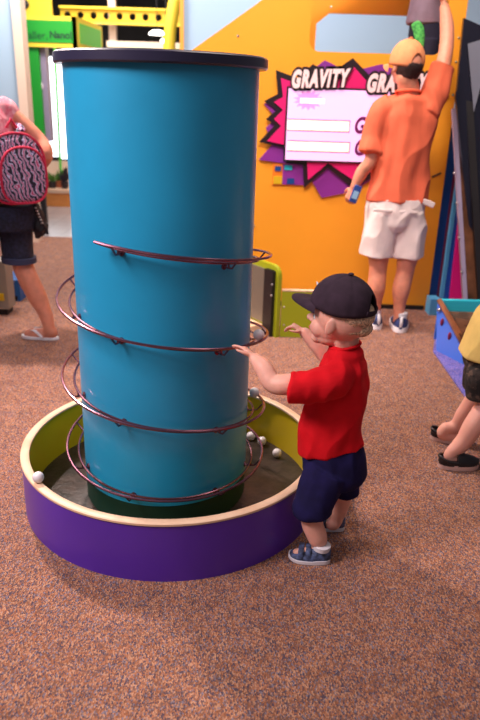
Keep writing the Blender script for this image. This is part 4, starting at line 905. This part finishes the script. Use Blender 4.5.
# backpack
bp_ = thing('backpack', 'zebra-print backpack with crimson piping on the back of the woman', 'backpack', G_(22, 200, -.1))
def rsq(c, ax1, ax2, w, h, top=1.0, n=40):
    out = []
    for k in range(n):
        a = 2*pi*k/n; ca, sa = cos(a), sin(a); e = .62 if sa < 0 else .85
        x = w*math.copysign(abs(ca)**e, ca); y = h*math.copysign(abs(sa)**e, sa); out.append(c+ax1*x+ax2*y)
    return out
bf = V((.55, -.83, 0)).normalized(); bs = V((.83, .55, 0)).normalized()      # outward and sideways of the pack
bcn = at(15, 168, 3.96)
def pk_(c, w, h, d, m, nm, lab=None):
    mb = MB(); rs = []
    for t in (-1, -.92, -.7, 0, .7, .92, 1):
        k = (1-abs(t)**5*.22); rs.append(rsq(c+bf*t*d, bs, UP, w*k, h*k))
    mb.rings(rs); o = part(nm, mb, m, bp_, lab, ang=180); return o
pk_(bcn, .158, .19, .075, 'zebra', 'main_bag'); fc_ = bcn+bf*.085+bs*.015-UP*.03
pk_(fc_, .125, .150, .045, 'zebra', 'front_pocket')
for c_, w_, h_, d_ in ((bcn, .159, .191, .052), (fc_, .126, .151, .03)):
    mb = MB(); mb.tube(rsq(c_+bf*d_, bs, UP, w_, h_), .007, 8, closed=True); part('piping', mb, 'magpipe', bp_, 'crimson piping')
mb = MB(); mb.tube([bcn+UP*.215+bs*-.03, bcn+UP*.26, bcn+UP*.215+bs*.03], .008); part('grab_handle', mb, 'magpipe', bp_)
for q in (-1, 1):
    mb = MB(); mb.limb([bcn+UP*.2+bs*.07*q-bf*.06, bcn+UP*.235+bs*.07*q-bf*.14, bcn+UP*.19+bs*.07*q-bf*.24], [(.024, .008)]*3, side=bs, n=10); part('shoulder_strap', mb, 'zebra', bp_)
for q in (0, 1):
    mb = MB(); a_ = at(4, 183, 3.9)+V((.03*q, 0, 0)); mb.limb([a_, a_-UP*.05+V((.015, 0, 0)), a_-UP*.08+V((.03, 0, 0))], [(.012, .005)]*3, side=(1, 0, 0), n=8); part('zip_pull', mb, 'magpipe', bp_)
# black folded bag hanging at the hip
hb = thing('hanging_pouch', 'black pouch with twisted cord hanging behind the hip of the woman', 'pouch', G_(38, 218, .02))
B = MB(); B.limb([G_(34.5, 206, .03), G_(37, 217, .03), G_(40, 227, .03), G_(37, 235, .03)], [(.025, .02), (.045, .03), (.05, .035), (.02, .02)], side=(1, 0, 0), n=18); blob('pouch', B, 'cord', hb, .005, 2, (.012, 30, (1, 1, .6)))
B = MB(); B.tube([G_(32, 198, .02), G_(36, 206, -.01), G_(41, 220, -.02), G_(44, 226, -.01), G_(46.5, 229, 0), G_(47.5, 234, 0)], .008); part('cord', B, 'cord', hb)
B = MB()
for k in range(6): B.ell(G_(35.5+k*1.3, 208+k*3, -.04), (.009, .006, .006), nu=10, nv=6)
part('beads', B, 'steel', hb)
# ================================================================== LIGHT
def area(name, loc, target, size, power, col_=(255, 240, 225), sy=None):
    l = bpy.data.lights.new(name, 'AREA'); l.energy = power; l.color = lin(col_)[:3]; l.size = size
    if sy: l.shape = 'RECTANGLE'; l.size_y = sy
    o = bpy.data.objects.new(name, l); C.objects.link(o); o.location = loc; o.rotation_euler = (V(target)-V(loc)).to_track_quat('-Z', 'Y').to_euler(); return o
def spot(name, loc, target, power, ang, blend, col_, rad=.15):
    l = bpy.data.lights.new(name, 'SPOT'); l.energy = power; l.color = lin(col_)[:3]; l.spot_size = radians(ang); l.spot_blend = blend; l.shadow_soft_size = rad
    o = bpy.data.objects.new(name, l); C.objects.link(o); o.location = loc; o.rotation_euler = (V(target)-V(loc)).to_track_quat('-Z', 'Y').to_euler(); return o
spot('track_light_back', (-1.9, 4.3, 3.5), (.4, 3.0, .2), 600, 86, .8, (255, 232, 222), .09)
spot('track_light_left', (-2.4, .9, 3.2), (-.35, 2.3, .6), 560, 60, .8, (255, 234, 236), .6)
area('ceiling_light_front', (-.6, -.2, 3.6), (-.1, 2.4, .4), 1.2, 20, (255, 236, 236))
area('ceiling_light_mid', (.8, 3.3, 4.0), (.6, 3.7, 0), 1.6, 55, (255, 234, 220))
spot('wall_washer', (.2, 2.9, 3.9), (.9, 5.0, 1.1), 300, 80, .7, (255, 238, 222), .25)
spot('wall_washer_high', (-.6, 3.3, 3.6), (.2, 4.95, 1.8), 90, 70, .8, (255, 238, 222), .25)
area('back_room_light', (-1.9, 9.0, 3.3), (-2.1, 9.2, 0), 1.5, 110, (255, 244, 235))
area('kiosk_light', (-1.7, 6.3, 3.4), (-2.1, 7.8, 1.8), .8, 80, (255, 244, 235))
area('left_aisle_light', (-2.2, 4.4, 3.6), (-1.7, 4.6, 0), 1.0, 55, (255, 236, 222))
area('blue_wall_light', (0, 5.75, 3.2), (.2, 7.0, 1.9), 1.2, 36, (240, 242, 255), .8)
area('blue_wall_light_left', (-2.7, 5.6, 3.2), (-2.7, 7.0, 1.9), 1.2, 14, (240, 242, 255), .8)
w = bpy.data.worlds.new('world'); bpy.context.scene.world = w; w.use_nodes = True
w.node_tree.nodes['Background'].inputs[0].default_value = (.62, .60, .66, 1); w.node_tree.nodes['Background'].inputs[1].default_value = .19
vs_ = bpy.context.scene.view_settings; vs_.view_transform = 'Standard'; vs_.look = 'None'; vs_.exposure = .02; vs_.gamma = 1; vs_.use_curve_mapping = False
